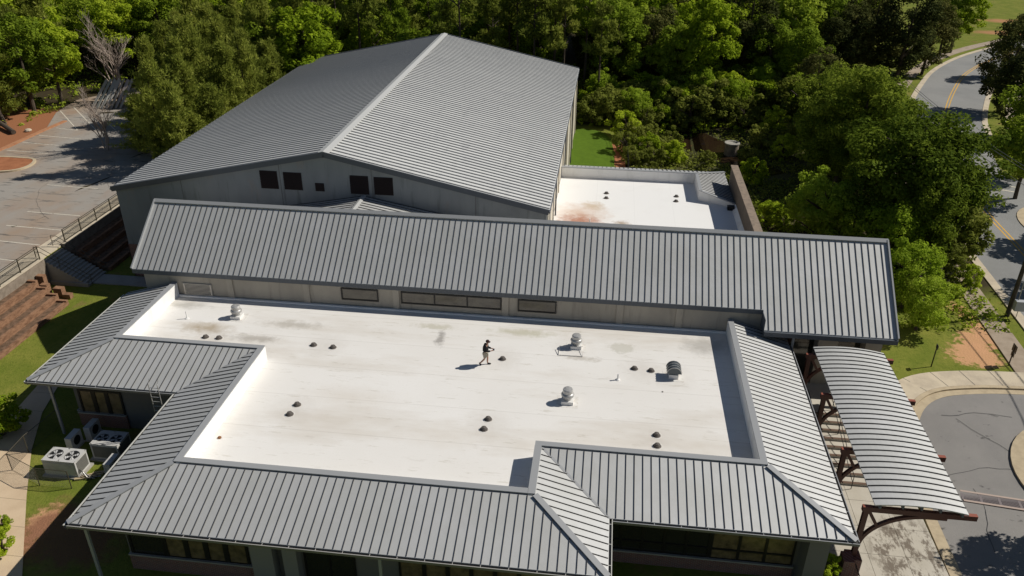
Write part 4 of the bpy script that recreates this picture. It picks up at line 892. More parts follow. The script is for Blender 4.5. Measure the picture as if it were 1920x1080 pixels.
# chain-link fence
fn = thing('wire_fence', 'low chain link fence on dark posts around the cooling units', 'fence', (-31, 32.5, 0))
FP = [(-28.65, 31.35), (-30.6, 31.35), (-32.95, 32.3), (-33.05, 33.9), (-32.7, 36.6)]; FH = 1.25
for x, y in FP: MB().tube([(x, y, -.1), (x, y, FH)], .028, 6).build('post', RAILM, fn)
b = MB()
for a_, c_ in zip(FP, FP[1:]): b.tube([(*a_, FH), (*c_, FH)], .02, 6); b.tube([(*a_, .06), (*c_, .06)], .008, 4)
b.build('rail', RAILM, fn); b = MB()
for a_, c_ in zip(FP, FP[1:]):
    a_ = Vector(a_); c_ = Vector(c_); L = (c_-a_).length; k = -FH
    while k < L:
        for sgn in (1, -1):
            t0, t1 = (max(0, k), min(L, k+FH)); z0_, z1_ = (t0-k), (t1-k)
            if sgn < 0: z0_, z1_ = FH-z0_, FH-z1_
            p, q_ = a_+(c_-a_)*(t0/L), a_+(c_-a_)*(t1/L); b.bar((*p, z0_), (*q_, z1_), .004, .004)
        k += .11
b.build('chain_link_mesh', RAILM, fn)

# ------------------------------------------------------------------ signs, poles, wires
def sign(x, y, label, wd, hh, zt, extra=False):
    z = hgt(x, y); t = thing('sign_post', label, 'sign', (x, y, z), 'small sign posts on the right lawn')
    MB().bar((x, y, z-.1), (x, y, z+zt), .06, .06).build('post', BLK, t)
    MB().box(x+.03, x+.05, y-wd/2, y+wd/2, z+zt-hh, z+zt).build('sign_panel', mat("dark_sign_back", (.06, .06, .06), .5), t)
    if extra: MB().box(x+.03, x+.05, y-wd*.35, y+wd*.35, z+zt-hh-.35, z+zt-hh-.03).build('sign_panel', mat("dark_sign_back2", (.05, .05, .05), .5), t)
p = G(1745, 687); sign(p.x, p.y, 'thin dark sign post with small plate standing on the grass nearest the canopy', .35, .30, 1.75)
p = G(1890, 685); sign(p.x, p.y, 'thin dark sign post with larger double plate beside the bare clay patch', .6, .55, 1.65, True)
p = G(1888, 592)
up = thing('utility_pole', 'tall dark wooden utility pole with a grey meter box at the right frame edge', 'utility pole', (p.x, p.y, p.z))
MB().tube([(p.x, p.y, p.z-.3), (p.x, p.y, p.z+11)], [.17, .12], 12).build('pole', POLE, up)
MB().box(p.x+.05, p.x+.75, p.y-.62, p.y-.2, p.z+.75, p.z+1.55).build('meter_box', mat("grey_meter_box", (.42, .43, .44), .45), up)
MB().tube([(p.x+.5, p.y-.3, p.z-.1), (p.x+.5, p.y-.3, p.z+.8)], .03, 6).tube([(p.x+.3, p.y-.25, p.z+1.5), (p.x+.2, p.y-.2, p.z+6)], .035, 6).build('conduit', GALV, up)
MB().bar((p.x-1.1, p.y, p.z+10.2), (p.x+1.1, p.y, p.z+10.2), .1, .12).build('crossarm', POLE, up)
w0 = onz(1985, 350, 9.5); w1 = onz(1700, 150, 9.5)
for i, (oz, ox, lb) in enumerate(((0, 0, 'uppermost thin overhead wire crossing the road by the big tree'), (-.35, .15, 'middle thin overhead wire crossing the road by the big tree'), (-1.5, .2, 'lowest thin overhead wire crossing the road by the big tree'))):
    b = MB(); P_ = []
    for k in range(17):
        t = k/16; q_ = w0.lerp(w1, t); P_.append((q_.x+ox, q_.y, q_.z+oz-1.0*4*t*(1-t)*.5))
    b.tube(P_, .022, 5); o = b.build('overhead_wire', WIRE); tag(o, lb, 'wire', 'overhead wires by the road')
for i, (xo, lb) in enumerate(((0, 'nearer overhead wire running beside the road'), (1.3, 'farther overhead wire running beside the road'))):
    b = MB(); b.tube([(37.3+xo, 62-k*3.0, 11.3-.6*math.sin(math.pi*k/15)) for k in range(16)], .038, 5); o = b.build('overhead_wire', WIRE); tag(o, lb, 'wire', 'overhead wires by the road')
p = G(1860, 292)
o = MB().tube([(p.x, p.y, p.z), (p.x, p.y, p.z+2.9)], .045, 8).box(p.x-.3, p.x+.3, p.y-.02, p.y+.02, p.z+2.2, p.z+2.8).build('street_sign', mat("dull_red_sign", (.14, .05, .04), .5)); tag(o, 'slim street sign with dull red plate in shade at the road junction', 'sign')
# manhole riser in the creek bed
p = G(1370, 290)
mh = thing('manhole_riser', 'round concrete manhole riser standing in the muddy creek bed', 'manhole', (p.x, p.y, p.z))
MB().lathe((p.x, p.y, p.z-1), [(.88, 0), (.86, 2.45)], 28).build('riser', OLDC, mh)
MB().lathe((p.x, p.y, p.z+1.45), [(.94, 0), (.94, .14), (.62, .16), (.60, .08), (.05, .08)], 28).build('rim', CONCG, mh)
c_ = smooth_path([G(1275, 262).xy, G(1310, 268).xy, G(1350, 282).xy, G(1372, 300).xy, G(1400, 312).xy, G(1440, 330).xy], 5)
c_creek = c_[:]
b = MB(); strip(b, c_, -2.2, 1.8, 0.06, nseg=6); struct(b.build('creek_water', WATER))
# lawn beside the hall, red clay edge, black fence
lawn = smooth_path([(-3.9, 78), (-3.9, 90), (-3.9, 103), (-2.4, 104.3), (-0.4, 103.6), (0.9, 100.5), (1.5, 95), (1.5, 88), (1.5, 78)], 4)
LAWN = mat("bright_lawn", (0.085, 0.145, 0.014), .95, 0, .05, noise=(1.5, .4, .7, (0.068, .118, .012)), bump=(20, .5)); add_noise(LAWN, 12, .5, .7, (0.075, 0.12, .02), amount=.5)
struct(drape('lawn', [tuple(p) for p in lawn], 0.08, LAWN, 3))
b = MB(); strip(b, [Vector((2.1, 78)), Vector((2.1, 90)), Vector((2.0, 96)), Vector((1.6, 101))], -.7, .6, .07, nseg=2); struct(b.build('clay_strip', CLAYD))
fp = [(2.9, 78), (2.95, 84), (2.9, 90), (2.7, 96), (1.9, 101), (0.5, 105)]
fn = thing('wire_fence', 'black wire fence curving along the lawn beside the big hall', 'fence', (2.5, 92, 0))
for x, y in fp: MB().tube([(x, y, -.1), (x, y, 1.4)], .03, 6).build('post', BLK, fn)
b = MB()
for a_, c_ in zip(fp, fp[1:]):
    for z in (.1, .5, .95, 1.38): b.bar((*a_, z), (*c_, z), .02, .02)
    n = 14
    for k in range(n): q_ = Vector(a_).lerp(Vector(c_), k/n); b.bar((*q_, .1), (*q_, 1.38), .012, .012)
b.build('wire', BLK, fn)
# abandoned pale panels and fallen logs at the far end of the parking lot
dp = thing('panel_pile', 'leaning pile of pale metal panels at the wood edge beyond the parking lot', 'scrap pile', (-65.5, 98, 2.2)); rr_ = random.Random(3)
for i in range(7):
    x = -67+i*.55; MB().slab([(x, 96.0+.2*i, 2.3), (x+.45, 95.8+.2*i, 2.35), (x+1.3, 99.2+.1*i, 5.2+rr_.random()*.4), (x+.85, 99.4+.1*i, 5.2+rr_.random()*.4)], .06).build('panel', mat("pale_green_grey_panel", (0.36+.1*rr_.random(), .38, .35), .6), dp)
for (a_, c_, r_, lb) in (((-69.8, 84.9), (-77, 90), .28, 'fallen log lying on the red clay bank beside the parking lot'),):
    o = MB().tube([(*a_, 2.45), (*c_, 3.0)], [r_, r_*.8], 10).build('fallen_log', BARK); tag(o, lb, 'log')
o = MB().lathe((-68.9, 86.2, 2.2), [(.35, 0), (.42, .12), (.30, .28), (.1, .33)], 9).build('rock', CONC); tag(o, 'pale stone lying beside the leaning trunk on the clay bank', 'stone')

# ------------------------------------------------------------------ person walking on the roof
def skin_mesh(name, nodes, edges, parent, m, root=0, sub=2):
    me = bpy.data.meshes.new(name); me.from_pydata([n[0] for n in nodes], edges, []); o = bpy.data.objects.new(name, me); COL.objects.link(o)
    md = o.modifiers.new('s', 'SKIN'); me.skin_vertices or me.skin_vertices.new()
    for i, n in enumerate(nodes): r = n[1]; me.skin_vertices[0].data[i].radius = (r, r) if not isinstance(r, tuple) else r; me.skin_vertices[0].data[i].use_root = (i == root)
    sb_ = o.modifiers.new('u', 'SUBSURF'); sb_.levels = sb_.render_levels = sub
    dg = bpy.context.evaluated_depsgraph_get(); nm = bpy.data.meshes.new_from_object(o.evaluated_get(dg)); o.modifiers.clear(); o.data = nm; nm.name = name; nm.materials.clear(); nm.materials.append(m)
    nm.polygons.foreach_set("use_smooth", [True]*len(nm.polygons))
    if parent: o.parent = parent
    return o
PX, PY = -6.35, 40.55
ps = thing('person', 'person in black hoodie and khaki shorts walking on the white roof', 'person', (PX, PY, ZD))
body = [((0, 0, .93), .13), ((.02, 0, 1.10), .125), ((.05, 0, 1.30), .145), ((.07, 0, 1.43), .12), ((.10, 0, 1.52), .055), ((.135, 0, 1.58), .07), ((.15, 0, 1.66), .092), ((.15, 0, 1.73), .07),
        ((0, .10, .88), .10), ((.12, .10, .50), .062), ((.10, .10, .28), .056), ((.10, .10, .09), .040), ((.24, .10, .04), .038),
        ((0, -.10, .88), .10), ((-.04, -.10, .50), .062), ((-.20, -.10, .30), .056), ((-.36, -.10, .13), .040), ((-.27, -.10, .045), .036),
        ((.06, .19, 1.40), .06), ((.10, .25, 1.13), .045), ((.34, .15, 1.12), .033), ((.42, .11, 1.13), .03),
        ((.06, -.19, 1.40), .06), ((.10, -.25, 1.13), .045), ((.34, -.15, 1.12), .033), ((.42, -.11, 1.13), .03)]
ed = [(0, 1), (1, 2), (2, 3), (3, 4), (4, 5), (5, 6), (6, 7), (0, 8), (8, 9), (9, 10), (10, 11), (11, 12), (0, 13), (13, 14), (14, 15), (15, 16), (16, 17), (3, 18), (18, 19), (19, 20), (20, 21), (3, 22), (22, 23), (23, 24), (24, 25)]
# fingers and thumbs, each its own short chain rooted in the palm
for (pi_, sg) in ((21, 1), (25, -1)):
    bx_ = body[pi_][0]
    for k in range(4):
        a_ = len(body); yy = bx_[1]+sg*(.03-.02*k); ln_ = (.055, .065, .06, .045)[k]
        body.append(((bx_[0]+.03, yy, bx_[2]+.01), .011)); body.append(((bx_[0]+.03+ln_*.6, yy, bx_[2]+.012), .009)); body.append(((bx_[0]+.02+ln_, yy-sg*.008, bx_[2]-.01), .008))
        ed += [(pi_, a_), (a_, a_+1), (a_+1, a_+2)]
    a_ = len(body); body.append(((bx_[0]+.01, bx_[1]-sg*.03, bx_[2]+.03), .011)); body.append(((bx_[0]+.045, bx_[1]-sg*.035, bx_[2]+.045), .009)); ed += [(pi_, a_), (a_, a_+1)]
skin_mesh('body', body, ed, ps, SKIN)
def clothes(name, sel, grow, m, extra=None):
    idx = {}; nd = []
    for i, g_ in sel: idx[i] = len(nd); nd.append((body[i][0] if not (extra and i in extra) else extra[i], body[i][1]*g_[0]+g_[1] if isinstance(g_, tuple) else body[i][1]*g_))
    es = [(idx[a_], idx[c_]) for a_, c_ in ed if a_ in idx and c_ in idx]; return skin_mesh(name, nd, es, ps, m)
G_ = 1.45
clothes('hoodie', [(0, 1.45), (1, 1.55), (2, 1.4), (3, 1.35), (4, 1.5), (18, G_), (19, 1.75), (20, 1.7), (22, G_), (23, 1.75), (24, 1.7)], 1, HOOD, {20: (.34, .155, 1.12), 24: (.34, -.155, 1.12), 4: (.09, 0, 1.50), 0: (-.01, 0, .95), 1: (.0, 0, 1.12), 2: (.02, 0, 1.30)})
clothes('shorts', [(0, 1.25), (8, 1.35), (9, 1.75), (13, 1.35), (14, 1.75)], 1, SHORT, {9: (.11, .10, .53), 14: (-.03, -.10, .54)})
skin_mesh('hood', [((-.06, 0, 1.40), .07), ((-.02, 0, 1.49), .09), ((.04, 0, 1.52), .08)], [(0, 1), (1, 2)], ps, HOOD)
b = MB(); b.lathe((.135, 0, 1.665), [(.112, 0), (.116, .03), (.105, .09), (.06, .125), (.01, .132)], 18); b.bar((.18, 0, 1.675), (.30, 0, 1.655), .15, .015); o = b.build('cap', HAIR, None, True); o.parent = ps
# face: eyes, nose, mouth, ears
b = MB(); b.lathe((.243, 0, 1.635), [(.012, 0), (.016, .02), (.006, .04)], 8)
for s_ in (-1, 1): b.lathe((.15, s_*.092, 1.625), [(.01, 0), (.02, .02), (.02, .045), (.01, .06)], 8)
o = b.build('nose_and_ears', SKIN, None, True); o.parent = ps
b = MB()
for s_ in (-1, 1): b.box(.232, .240, s_*.035-.012, s_*.035+.012, 1.655, 1.665)
b.box(.232, .240, -.022, .022, 1.600, 1.607); o = b.build('eyes_and_mouth', HAIR); o.parent = ps
for (x, y, rz, pt) in ((.14, .10, 0, 0), (-.36, -.10, 0, 1)):
    nd = [((x-.06, y, .085), .055), ((x+.02, y, .06), .052), ((x+.13, y, .045), .048), ((x+.19, y, .04), .034)] if not pt else [((x-.02, y, .20), .052), ((x+.02, y, .12), .052), ((x+.10, y, .055), .048), ((x+.14, y, .04), .034)]
    skin_mesh('shoe', nd, [(0, 1), (1, 2), (2, 3)], ps, SHOE)
dv = thing('handheld_device', 'small grey handheld device held by the walking person', 'device', (PX+.47, PY, ZD+1.13))
MB().box(PX+.44, PX+.56, PY-.10, PY+.10, ZD+1.125, ZD+1.15).build('device_body', mat("grey_plastic", (.2, .2, .21), .4), dv); MB().box(PX+.455, PX+.545, PY-.07, PY+.07, ZD+1.151, ZD+1.155).build('screen', GLASS, dv)

# ------------------------------------------------------------------ vegetation
def leaf_mat(name, c0, c1, c2, trans=0.35):
    m = bpy.data.materials.new(name); m.use_nodes = True; t = m.node_tree; t.nodes.clear()
    out = N(t, "ShaderNodeOutputMaterial"); at = N(t, "ShaderNodeAttribute"); at.attribute_name = 'tint'
    oi = N(t, "ShaderNodeObjectInfo"); ad = N(t, "ShaderNodeMath", operation='MULTIPLY_ADD'); t.links.new(oi.outputs["Random"], ad.inputs[0]); ad.inputs[1].default_value = .6
    sb2 = N(t, "ShaderNodeMath", operation='SUBTRACT'); t.links.new(at.outputs["Fac"], sb2.inputs[0]); sb2.inputs[1].default_value = .30; t.links.new(sb2.outputs[0], ad.inputs[2])
    cr = N(t, "ShaderNodeValToRGB"); e = cr.color_ramp.elements; e[0].position = .1; e[0].color = (*c0, 1); e[1].position = .95; e[1].color = (*c2, 1); x = e.new(.5); x.color = (*c1, 1)
    t.links.new(ad.outputs[0], cr.inputs[0])
    df = N(t, "ShaderNodeBsdfDiffuse"); tr = N(t, "ShaderNodeBsdfTranslucent"); gl = N(t, "ShaderNodeBsdfGlossy"); gl.inputs["Roughness"].default_value = .6; gl.inputs[0].default_value = (.3, .35, .2, 1)
    mx = N(t, "ShaderNodeMixShader"); mx.inputs[0].default_value = trans; m2 = N(t, "ShaderNodeMixShader"); m2.inputs[0].default_value = .012
    t.links.new(cr.outputs[0], df.inputs[0]); t.links.new(cr.outputs[0], tr.inputs[0]); t.links.new(df.outputs[0], mx.inputs[1]); t.links.new(tr.outputs[0], mx.inputs[2])
    t.links.new(mx.outputs[0], m2.inputs[1]); t.links.new(gl.outputs[0], m2.inputs[2]); t.links.new(m2.outputs[0], out.inputs[0]); return m
L_BRIGHT = leaf_mat("spring_green_leaves", (0.18, 0.26, 0.014), (0.32, 0.42, 0.022), (0.50, 0.58, 0.05), .5)
L_MID = leaf_mat("mid_green_leaves", (0.145, 0.21, 0.018), (0.25, 0.335, 0.028), (0.41, 0.49, 0.055), .48)
L_DEEP = leaf_mat("deep_green_leaves", (0.09, 0.135, 0.014), (0.17, 0.225, 0.022), (0.31, 0.37, 0.045), .42)
L_PINE = leaf_mat("pine_needles", (0.14, 0.17, 0.028), (0.23, 0.265, 0.042), (0.36, 0.38, 0.075), .42)
L_CEDAR = leaf_mat("dark_cedar_foliage", (0.045, 0.055, 0.016), (0.085, 0.095, 0.026), (0.18, 0.17, 0.05), .25)
L_OLIVE = leaf_mat("olive_leaves", (0.12, 0.14, 0.024), (0.20, 0.23, 0.036), (0.31, 0.33, 0.07), .45)
L_PALE = leaf_mat("pale_bush_leaves", (0.24, 0.34, 0.024), (0.34, 0.45, 0.036), (0.46, 0.56, 0.08), .55)

def foliage(name, seed, centers, rc, per, leaf, m, upbias=.85, aspect=1.0, needle=False):
    """centers Nx3, rc cluster radii; leaf quads scattered through every cluster"""
    rg = np.random.default_rng(seed); n = len(centers); tot = n*per
    ci_ = np.repeat(np.arange(n), per)
    d_ = rg.normal(size=(tot, 3)); d_ /= np.linalg.norm(d_, axis=1)[:, None]
    rad = rg.uniform(.45, 1.05, tot)**.6
    pos = centers[ci_]+d_*(rc[ci_]*rad)[:, None]*np.array([1, 1, .75])
    nn = d_*.8+rg.normal(size=(tot, 3))*.55+np.array([0, 0, upbias]); nn /= np.linalg.norm(nn, axis=1)[:, None]
    a_ = np.cross(nn, rg.normal(size=(tot, 3))); a_ /= np.linalg.norm(a_, axis=1)[:, None]; b_ = np.cross(nn, a_)
    s_ = leaf*rg.uniform(.6, 1.4, tot)[:, None]
    if needle:
        a_ = d_*.9+np.array([0, 0, .5])+rg.normal(size=(tot, 3))*.3; a_ /= np.linalg.norm(a_, axis=1)[:, None]; b_ = np.cross(a_, rg.normal(size=(tot, 3))); b_ /= np.linalg.norm(b_, axis=1)[:, None]
    A, B = a_*s_, b_*s_*aspect
    V = np.stack([pos-A*.9, pos-B*.55+A*.1, pos+A, pos+B*.55+A*.05], 1).reshape(-1, 3)
    me = bpy.data.meshes.new(name); me.vertices.add(tot*4); me.vertices.foreach_set("co", V.ravel().astype(np.float32))
    me.loops.add(tot*4); me.loops.foreach_set("vertex_index", np.arange(tot*4, dtype=np.int32)); me.polygons.add(tot)
    me.polygons.foreach_set("loop_start", np.arange(0, tot*4, 4, dtype=np.int32)); me.polygons.foreach_set("loop_total", np.full(tot, 4, dtype=np.int32))
    ct = rg.uniform(.1, .9, n); tint = np.clip(ct[ci_]*.55+rg.uniform(0, 1, tot)*.45, 0, 1)
    at = me.attributes.new('tint', 'FLOAT', 'FACE'); at.data.foreach_set('value', tint.astype(np.float32))
    me.materials.append(m); me.update(); me.validate(); return me
def crown_centers(seed, R, H, n, z0, lob=.25, lo=.35):
    rg = np.random.default_rng(seed); d_ = rg.normal(size=(n, 3)); d_ /= np.linalg.norm(d_, axis=1)[:, None]
    ph = rg.uniform(0, 6.28, 4)
    bump = 1+lob*np.sin(3*np.arctan2(d_[:, 1], d_[:, 0])+ph[0])*np.cos(2*d_[:, 2]+ph[1])+lob*.6*np.sin(5*np.arctan2(d_[:, 1], d_[:, 0])+ph[2]+3*d_[:, 2])
    r = rg.uniform(lo, 1, n)**.45*bump; c_ = d_*r[:, None]*np.array([R, R, H/2]); c_[:, 2] += z0+H/2; return c_
def trunk_mesh(name, seed, hh, r, R, z0, limbs=6, m=BARK):
    rg = random.Random(seed); b = MB(); pts = [(0, 0, -.3)]; x = y = 0
    for i in range(1, 6): x += rg.uniform(-.15, .15); y += rg.uniform(-.15, .15); pts.append((x, y, hh*i/5))
    b.tube(pts, [r, r*.85, r*.7, r*.52, r*.34, r*.12], 8)
    for k in range(limbs):
        a_ = rg.uniform(0, 6.28); zs = z0+(hh-z0)*rg.uniform(0, .7); L_ = R*rg.uniform(.5, .85); ix = max(0, min(4, int(zs/hh*5))); p = Vector(pts[ix]).lerp(Vector(pts[ix+1]), zs/hh*5-ix)
        b.tube([p, p+Vector((math.cos(a_)*L_*.5, math.sin(a_)*L_*.5, L_*.35)), p+Vector((math.cos(a_)*L_, math.sin(a_)*L_, L_*.6))], [r*.4, r*.25, r*.08], 6)
    o = b.build(name, m); me = o.data; bpy.data.objects.remove(o); me.name = name; return me
def variant_dec(seed, R, H, z0, n, per, leaf, m, hh=None):
    c_ = crown_centers(seed, R, H, n, z0, .12 if m is L_CEDAR else .25); rc = np.random.default_rng(seed+9).uniform(.16, .30, n)*R
    return foliage('crown', seed, c_, rc, per, leaf, m), trunk_mesh('trunk', seed, (z0+H)*.9, R*.06+.06, R, z0)
def variant_pine(seed, R, H, z0, m, per=34, leaf=.42, bare=False):
    rg = np.random.default_rng(seed); cs = []; z = z0; lean = rg.uniform(-.5, .5, 2)
    while z < z0+H:
        f_ = 1-(z-z0)/H; rr = R*(.25+1.1*f_**.8)*rg.uniform(.45, 1.25); nb = max(2, int(3+rr*1.5))
        for k in range(nb):
            a_ = rg.uniform(0, 6.28); L_ = rr*rg.uniform(.5, 1.25)
            for q_ in np.arange(.4, 1.01, .2):
                cs.append((math.cos(a_)*L_*q_+lean[0]*(1-f_), math.sin(a_)*L_*q_+lean[1]*(1-f_), z+L_*q_*.4+rg.uniform(-.3, .3)))
        z += .55
    cs = np.array(cs); rc = rg.uniform(.28, .75, len(cs))
    return foliage('crown', seed, cs, rc, per//2, leaf, m, aspect=.40, needle=True), trunk_mesh('trunk', seed, z0+H, .17, R, z0, 4)
def tall_pine(seed, m):
    rg = np.random.default_rng(seed); H = 17; cs = []
    for k in range(26):
        a_ = rg.uniform(0, 6.28); z = rg.uniform(9.5, 17.5); L_ = (18.5-z)*.36*rg.uniform(.6, 1.1)+.3
        for q_ in (.55, .8, 1.0): cs.append((math.cos(a_)*L_*q_, math.sin(a_)*L_*q_, z+q_*.6))
    cs = np.array(cs); rc = rg.uniform(.45, .85, len(cs)); return foliage('crown', seed, cs, rc, 42, .40, m, aspect=.4, needle=True), trunk_mesh('trunk', seed, 17.2, .24, 2.2, 9, 8)
VAR = {
    'bright': [variant_dec(11+i, 3.6, 8.5, 3.5, 100, 130, .19, L_BRIGHT) for i in range(3)],
    'mid': [variant_dec(21+i, 3.8, 9.0, 3.0, 100, 130, .19, L_MID) for i in range(3)],
    'pine': [variant_pine(31+i, 2.4, 11.5, 1.2, L_PINE, 54, .24) for i in range(5)],
    'tallpine': [tall_pine(41+i, L_MID if i % 2 else L_PINE) for i in range(3)],
    'cedar': [variant_dec(51+i, 3.6, 11.0, 1.5, 120, 130, .16, L_CEDAR) for i in range(2)],
    'big': [variant_dec(61+i, 5.4, 10.5, 2.2, 190, 260, .16, L_DEEP) for i in range(2)],
    'shrub': [variant_dec(71+i, 1.7, 2.6, .2, 40, 90, .12, L_OLIVE) for i in range(2)],
    'bush': [variant_dec(81+i, 1.7, 2.8, .1, 40, 100, .12, L_BRIGHT) for i in range(2)],
    'light': [variant_dec(91+i, 2.8, 6.0, .6, 90, 110, .13, L_PALE) for i in range(2)],
    'vine': [variant_dec(98, 2.6, 6.5, .3, 90, 110, .15, L_OLIVE)],
}
def bare_tree(seed, H, spread, thin=1.0, twigs=True):
    rg = random.Random(seed); b = MB()
    def grow(p, d, L_, r, lvl):
        q_ = p+d*L_; m_ = p.lerp(q_, .5)+Vector((rg.uniform(-1, 1), rg.uniform(-1, 1), 0))*L_*.06
        b.tube([p, m_, q_], [r, r*.8, r*.55], 5 if lvl < 2 else 4, 0, False)
        if lvl < 4:
            for k in range(3 if lvl else 5):
                a_ = rg.uniform(0, 6.28); t = Vector((math.cos(a_), math.sin(a_), rg.uniform(.0, .6)))*spread
                nd = (d+t*.95).normalized(); s0 = p.lerp(q_, rg.uniform(.45, 1)); grow(s0, nd, L_*rg.uniform(.5, .75), r*.5, lvl+1)
    grow(Vector((0, 0, -.2)), Vector((rg.uniform(-.1, .1), rg.uniform(-.1, .1), 1)).normalized(), H*.45, .15*thin, 0)
    grow(Vector((.1, 0, -.2)), Vector((.25, -.2, 1)).normalized(), H*.4, .11*thin, 0); grow(Vector((-.1, 0, -.2)), Vector((-.3, .1, 1)).normalized(), H*.36, .10*thin, 0)
    o = b.build('branches', BARKG); me = o.data; bpy.data.objects.remove(o); me.name = 'branches'; return me
BARE = [bare_tree(5, 8, .8), bare_tree(6, 6, .9, .8)]
KN = {'bright': 'leafy_tree', 'mid': 'broadleaf_tree', 'pine': 'pine_tree', 'tallpine': 'tall_pine_tree', 'cedar': 'cedar_tree', 'big': 'large_tree', 'shrub': 'shrub', 'bush': 'bush', 'light': 'small_tree', 'vine': 'overgrown_tree'}
CATS = {'shrub': 'shrub', 'bush': 'bush'}
_rv = random.Random(99)
def plant(kind, x, y, s=1.0, label='', group=None, vi=None, sz=None, z=None):
    v = VAR[kind][(_rv.randrange(len(VAR[kind])) if vi is None else vi) % len(VAR[kind])]
    r = bpy.data.objects.new(KN[kind], None); COL.objects.link(r); r.location = (x, y, hgt(x, y) if z is None else z); r.rotation_euler.z = _rv.uniform(0, 6.28); r.scale = (s, s, (sz or s)); r.empty_display_size = .3
    tag(r, label, CATS.get(kind, 'tree'), group)
    for nm, me in (('crown', v[0]), ('trunk', v[1])):
        o = bpy.data.objects.new(nm, me); COL.objects.link(o); o.parent = r
    return r
def pl_px(kind, u, v, zc, s=1.0, label='', group=None, **k):
    """put a plant where the ray through its crown centre reaches height zc"""
    p = onz(u, v, zc); return plant(kind, p.x, p.y, s, label, group, **k)

# big dark green trees between the annex and the road
BG = 'large dark green trees between the annex and the road'
for (u, v, zc, s, sz, lb) in [(1625, 215, 8.6, .92, .95, 'large deep green tree with highest crown, below the curve of the road'), (1712, 330, 8.0, .98, .98, 'largest deep green tree, its crown reaching out over the road edge'),
        (1578, 285, 4.6, .62, .65, 'deep green tree in shade left of the two large ones above the creek'), (1712, 425, 4.6, .58, .7, 'deep green tree standing behind the yellow green shrubs near the gable end'),]:
    pl_px('big', u, v, zc, s, lb, BG, sz=sz)
pl_px('vine', 1790, 440, 4.0, .95, 'olive overgrown tree beside the sidewalk where the road is shaded'); pl_px('vine', 1770, 500, 2.4, .55, 'low olive overgrown bush at the end of the hedge near the sidewalk')
pl_px('vine', 1800, 395, 5.0, .8, 'olive climbing foliage under the largest tree at the road edge')
# light green trees behind the right gable end
LG = 'light green trees by the gable end'
for (u, v, zc, s, lb) in [(1542, 402, 4.0, 1.02, 'light green tree rising just above the right part of the gable ridge'), (1598, 425, 3.6, .82, 'light green tree right of the first one, half hidden by the ridge'), (1668, 462, 3.6, .92, 'light green tree at the right corner of the gable ridge'),
        (1700, 535, 3.0, .88, 'light green tree beside the right edge of the gable roof'), (1722, 598, 2.0, .66, 'light green tree lowest down the right gable edge, over the grass')]:
    pl_px('light', u, v, zc, s, lb, LG)
for (u, v, s, lb) in [(1740, 545, .9, 'bare twiggy shrub under the light green trees by the gable end'), (1765, 500, .7, 'bare twiggy shrub in the dark hollow by the olive bush')]:
    p = G(u, v); o = bpy.data.objects.new('bare_shrub', BARE[1]); COL.objects.link(o); o.location = p; o.scale = (s*.7, s*.7, s*.5); tag(o, lb, 'shrub')
for (u, v, s, lb) in [(1815, 535, .6, 'bright green bush spilling onto the sidewalk'), (1790, 555, .35, 'small green bush above the clay patch'), (1413, 345, .95, 'lone round bush beyond the brown wall of the annex'), (1350, 205, 1.1, 'bright bush in the thicket beyond the creek'), (1440, 420, .8, 'bush just behind the gable ridge next to the brown wall'), (1470, 430, .7, 'second bush behind the gable ridge, farther from the brown wall')]:
    p = G(u, v); plant('bush', p.x, p.y, s, lb)
# shrub thicket around the lawn and creek
k = 0
SH = 'olive shrubs around the creek and lawn'
pts = [(1110, 225, 1.2), (1140, 215, 1.3), (1100, 200, 1.2), (1160, 195, 1.5), (1195, 190, 1.5), (1230, 200, 1.4), (1180, 225, 1.2), (1215, 240, 1.2), (1165, 250, 1.2), (1190, 262, 1.1), (1175, 280, 1.0), (1205, 290, 1.0), (1235, 285, 1.1), (1260, 300, .9), (1255, 275, 1.0),
       (1185, 302, .9), (1220, 306, .9), (1290, 215, 1.5), (1330, 220, 1.5), (1365, 200, 1.6), (1260, 185, 1.6), (1300, 180, 1.6), (1395, 230, 1.3), (1420, 200, 1.5), (1450, 240, 1.2), (1320, 300, .7), (1400, 300, .8), (1425, 270, 1.0), (1340, 180, 1.7), (1380, 165, 1.7),
       (1120, 175, 1.6), (1150, 165, 1.6), (1460, 290, .9), (1480, 260, 1.2), (1240, 230, 1.0), (1275, 240, .8)]
_sr = random.Random(17)
for (u, v, s) in pts:
    p = G(u+_sr.uniform(-6, 6), v+8); kd = 'bush' if _sr.random() < .33 else 'shrub'
    plant(kd, p.x, p.y, s*_sr.uniform(.85, 1.15), ('bright green bush' if kd == 'bush' else 'olive green shrub')+' in the thicket around the creek and the small lawn', SH)

_sr = random.Random(23)
for i in range(26):
    x, y = -1+i*1.15+_sr.uniform(-.5, .5), 107.5+_sr.uniform(0, 8)+.12*i
    plant('shrub' if i % 4 else 'light', x, y, _sr.uniform(1.3, 1.9) if i % 4 else .8, 'tall olive shrub in the band at the foot of the wood beyond the creek' if i % 4 else 'light green sapling in the shrub band at the foot of the wood beyond the creek', 'tall shrubs at the foot of the wood')
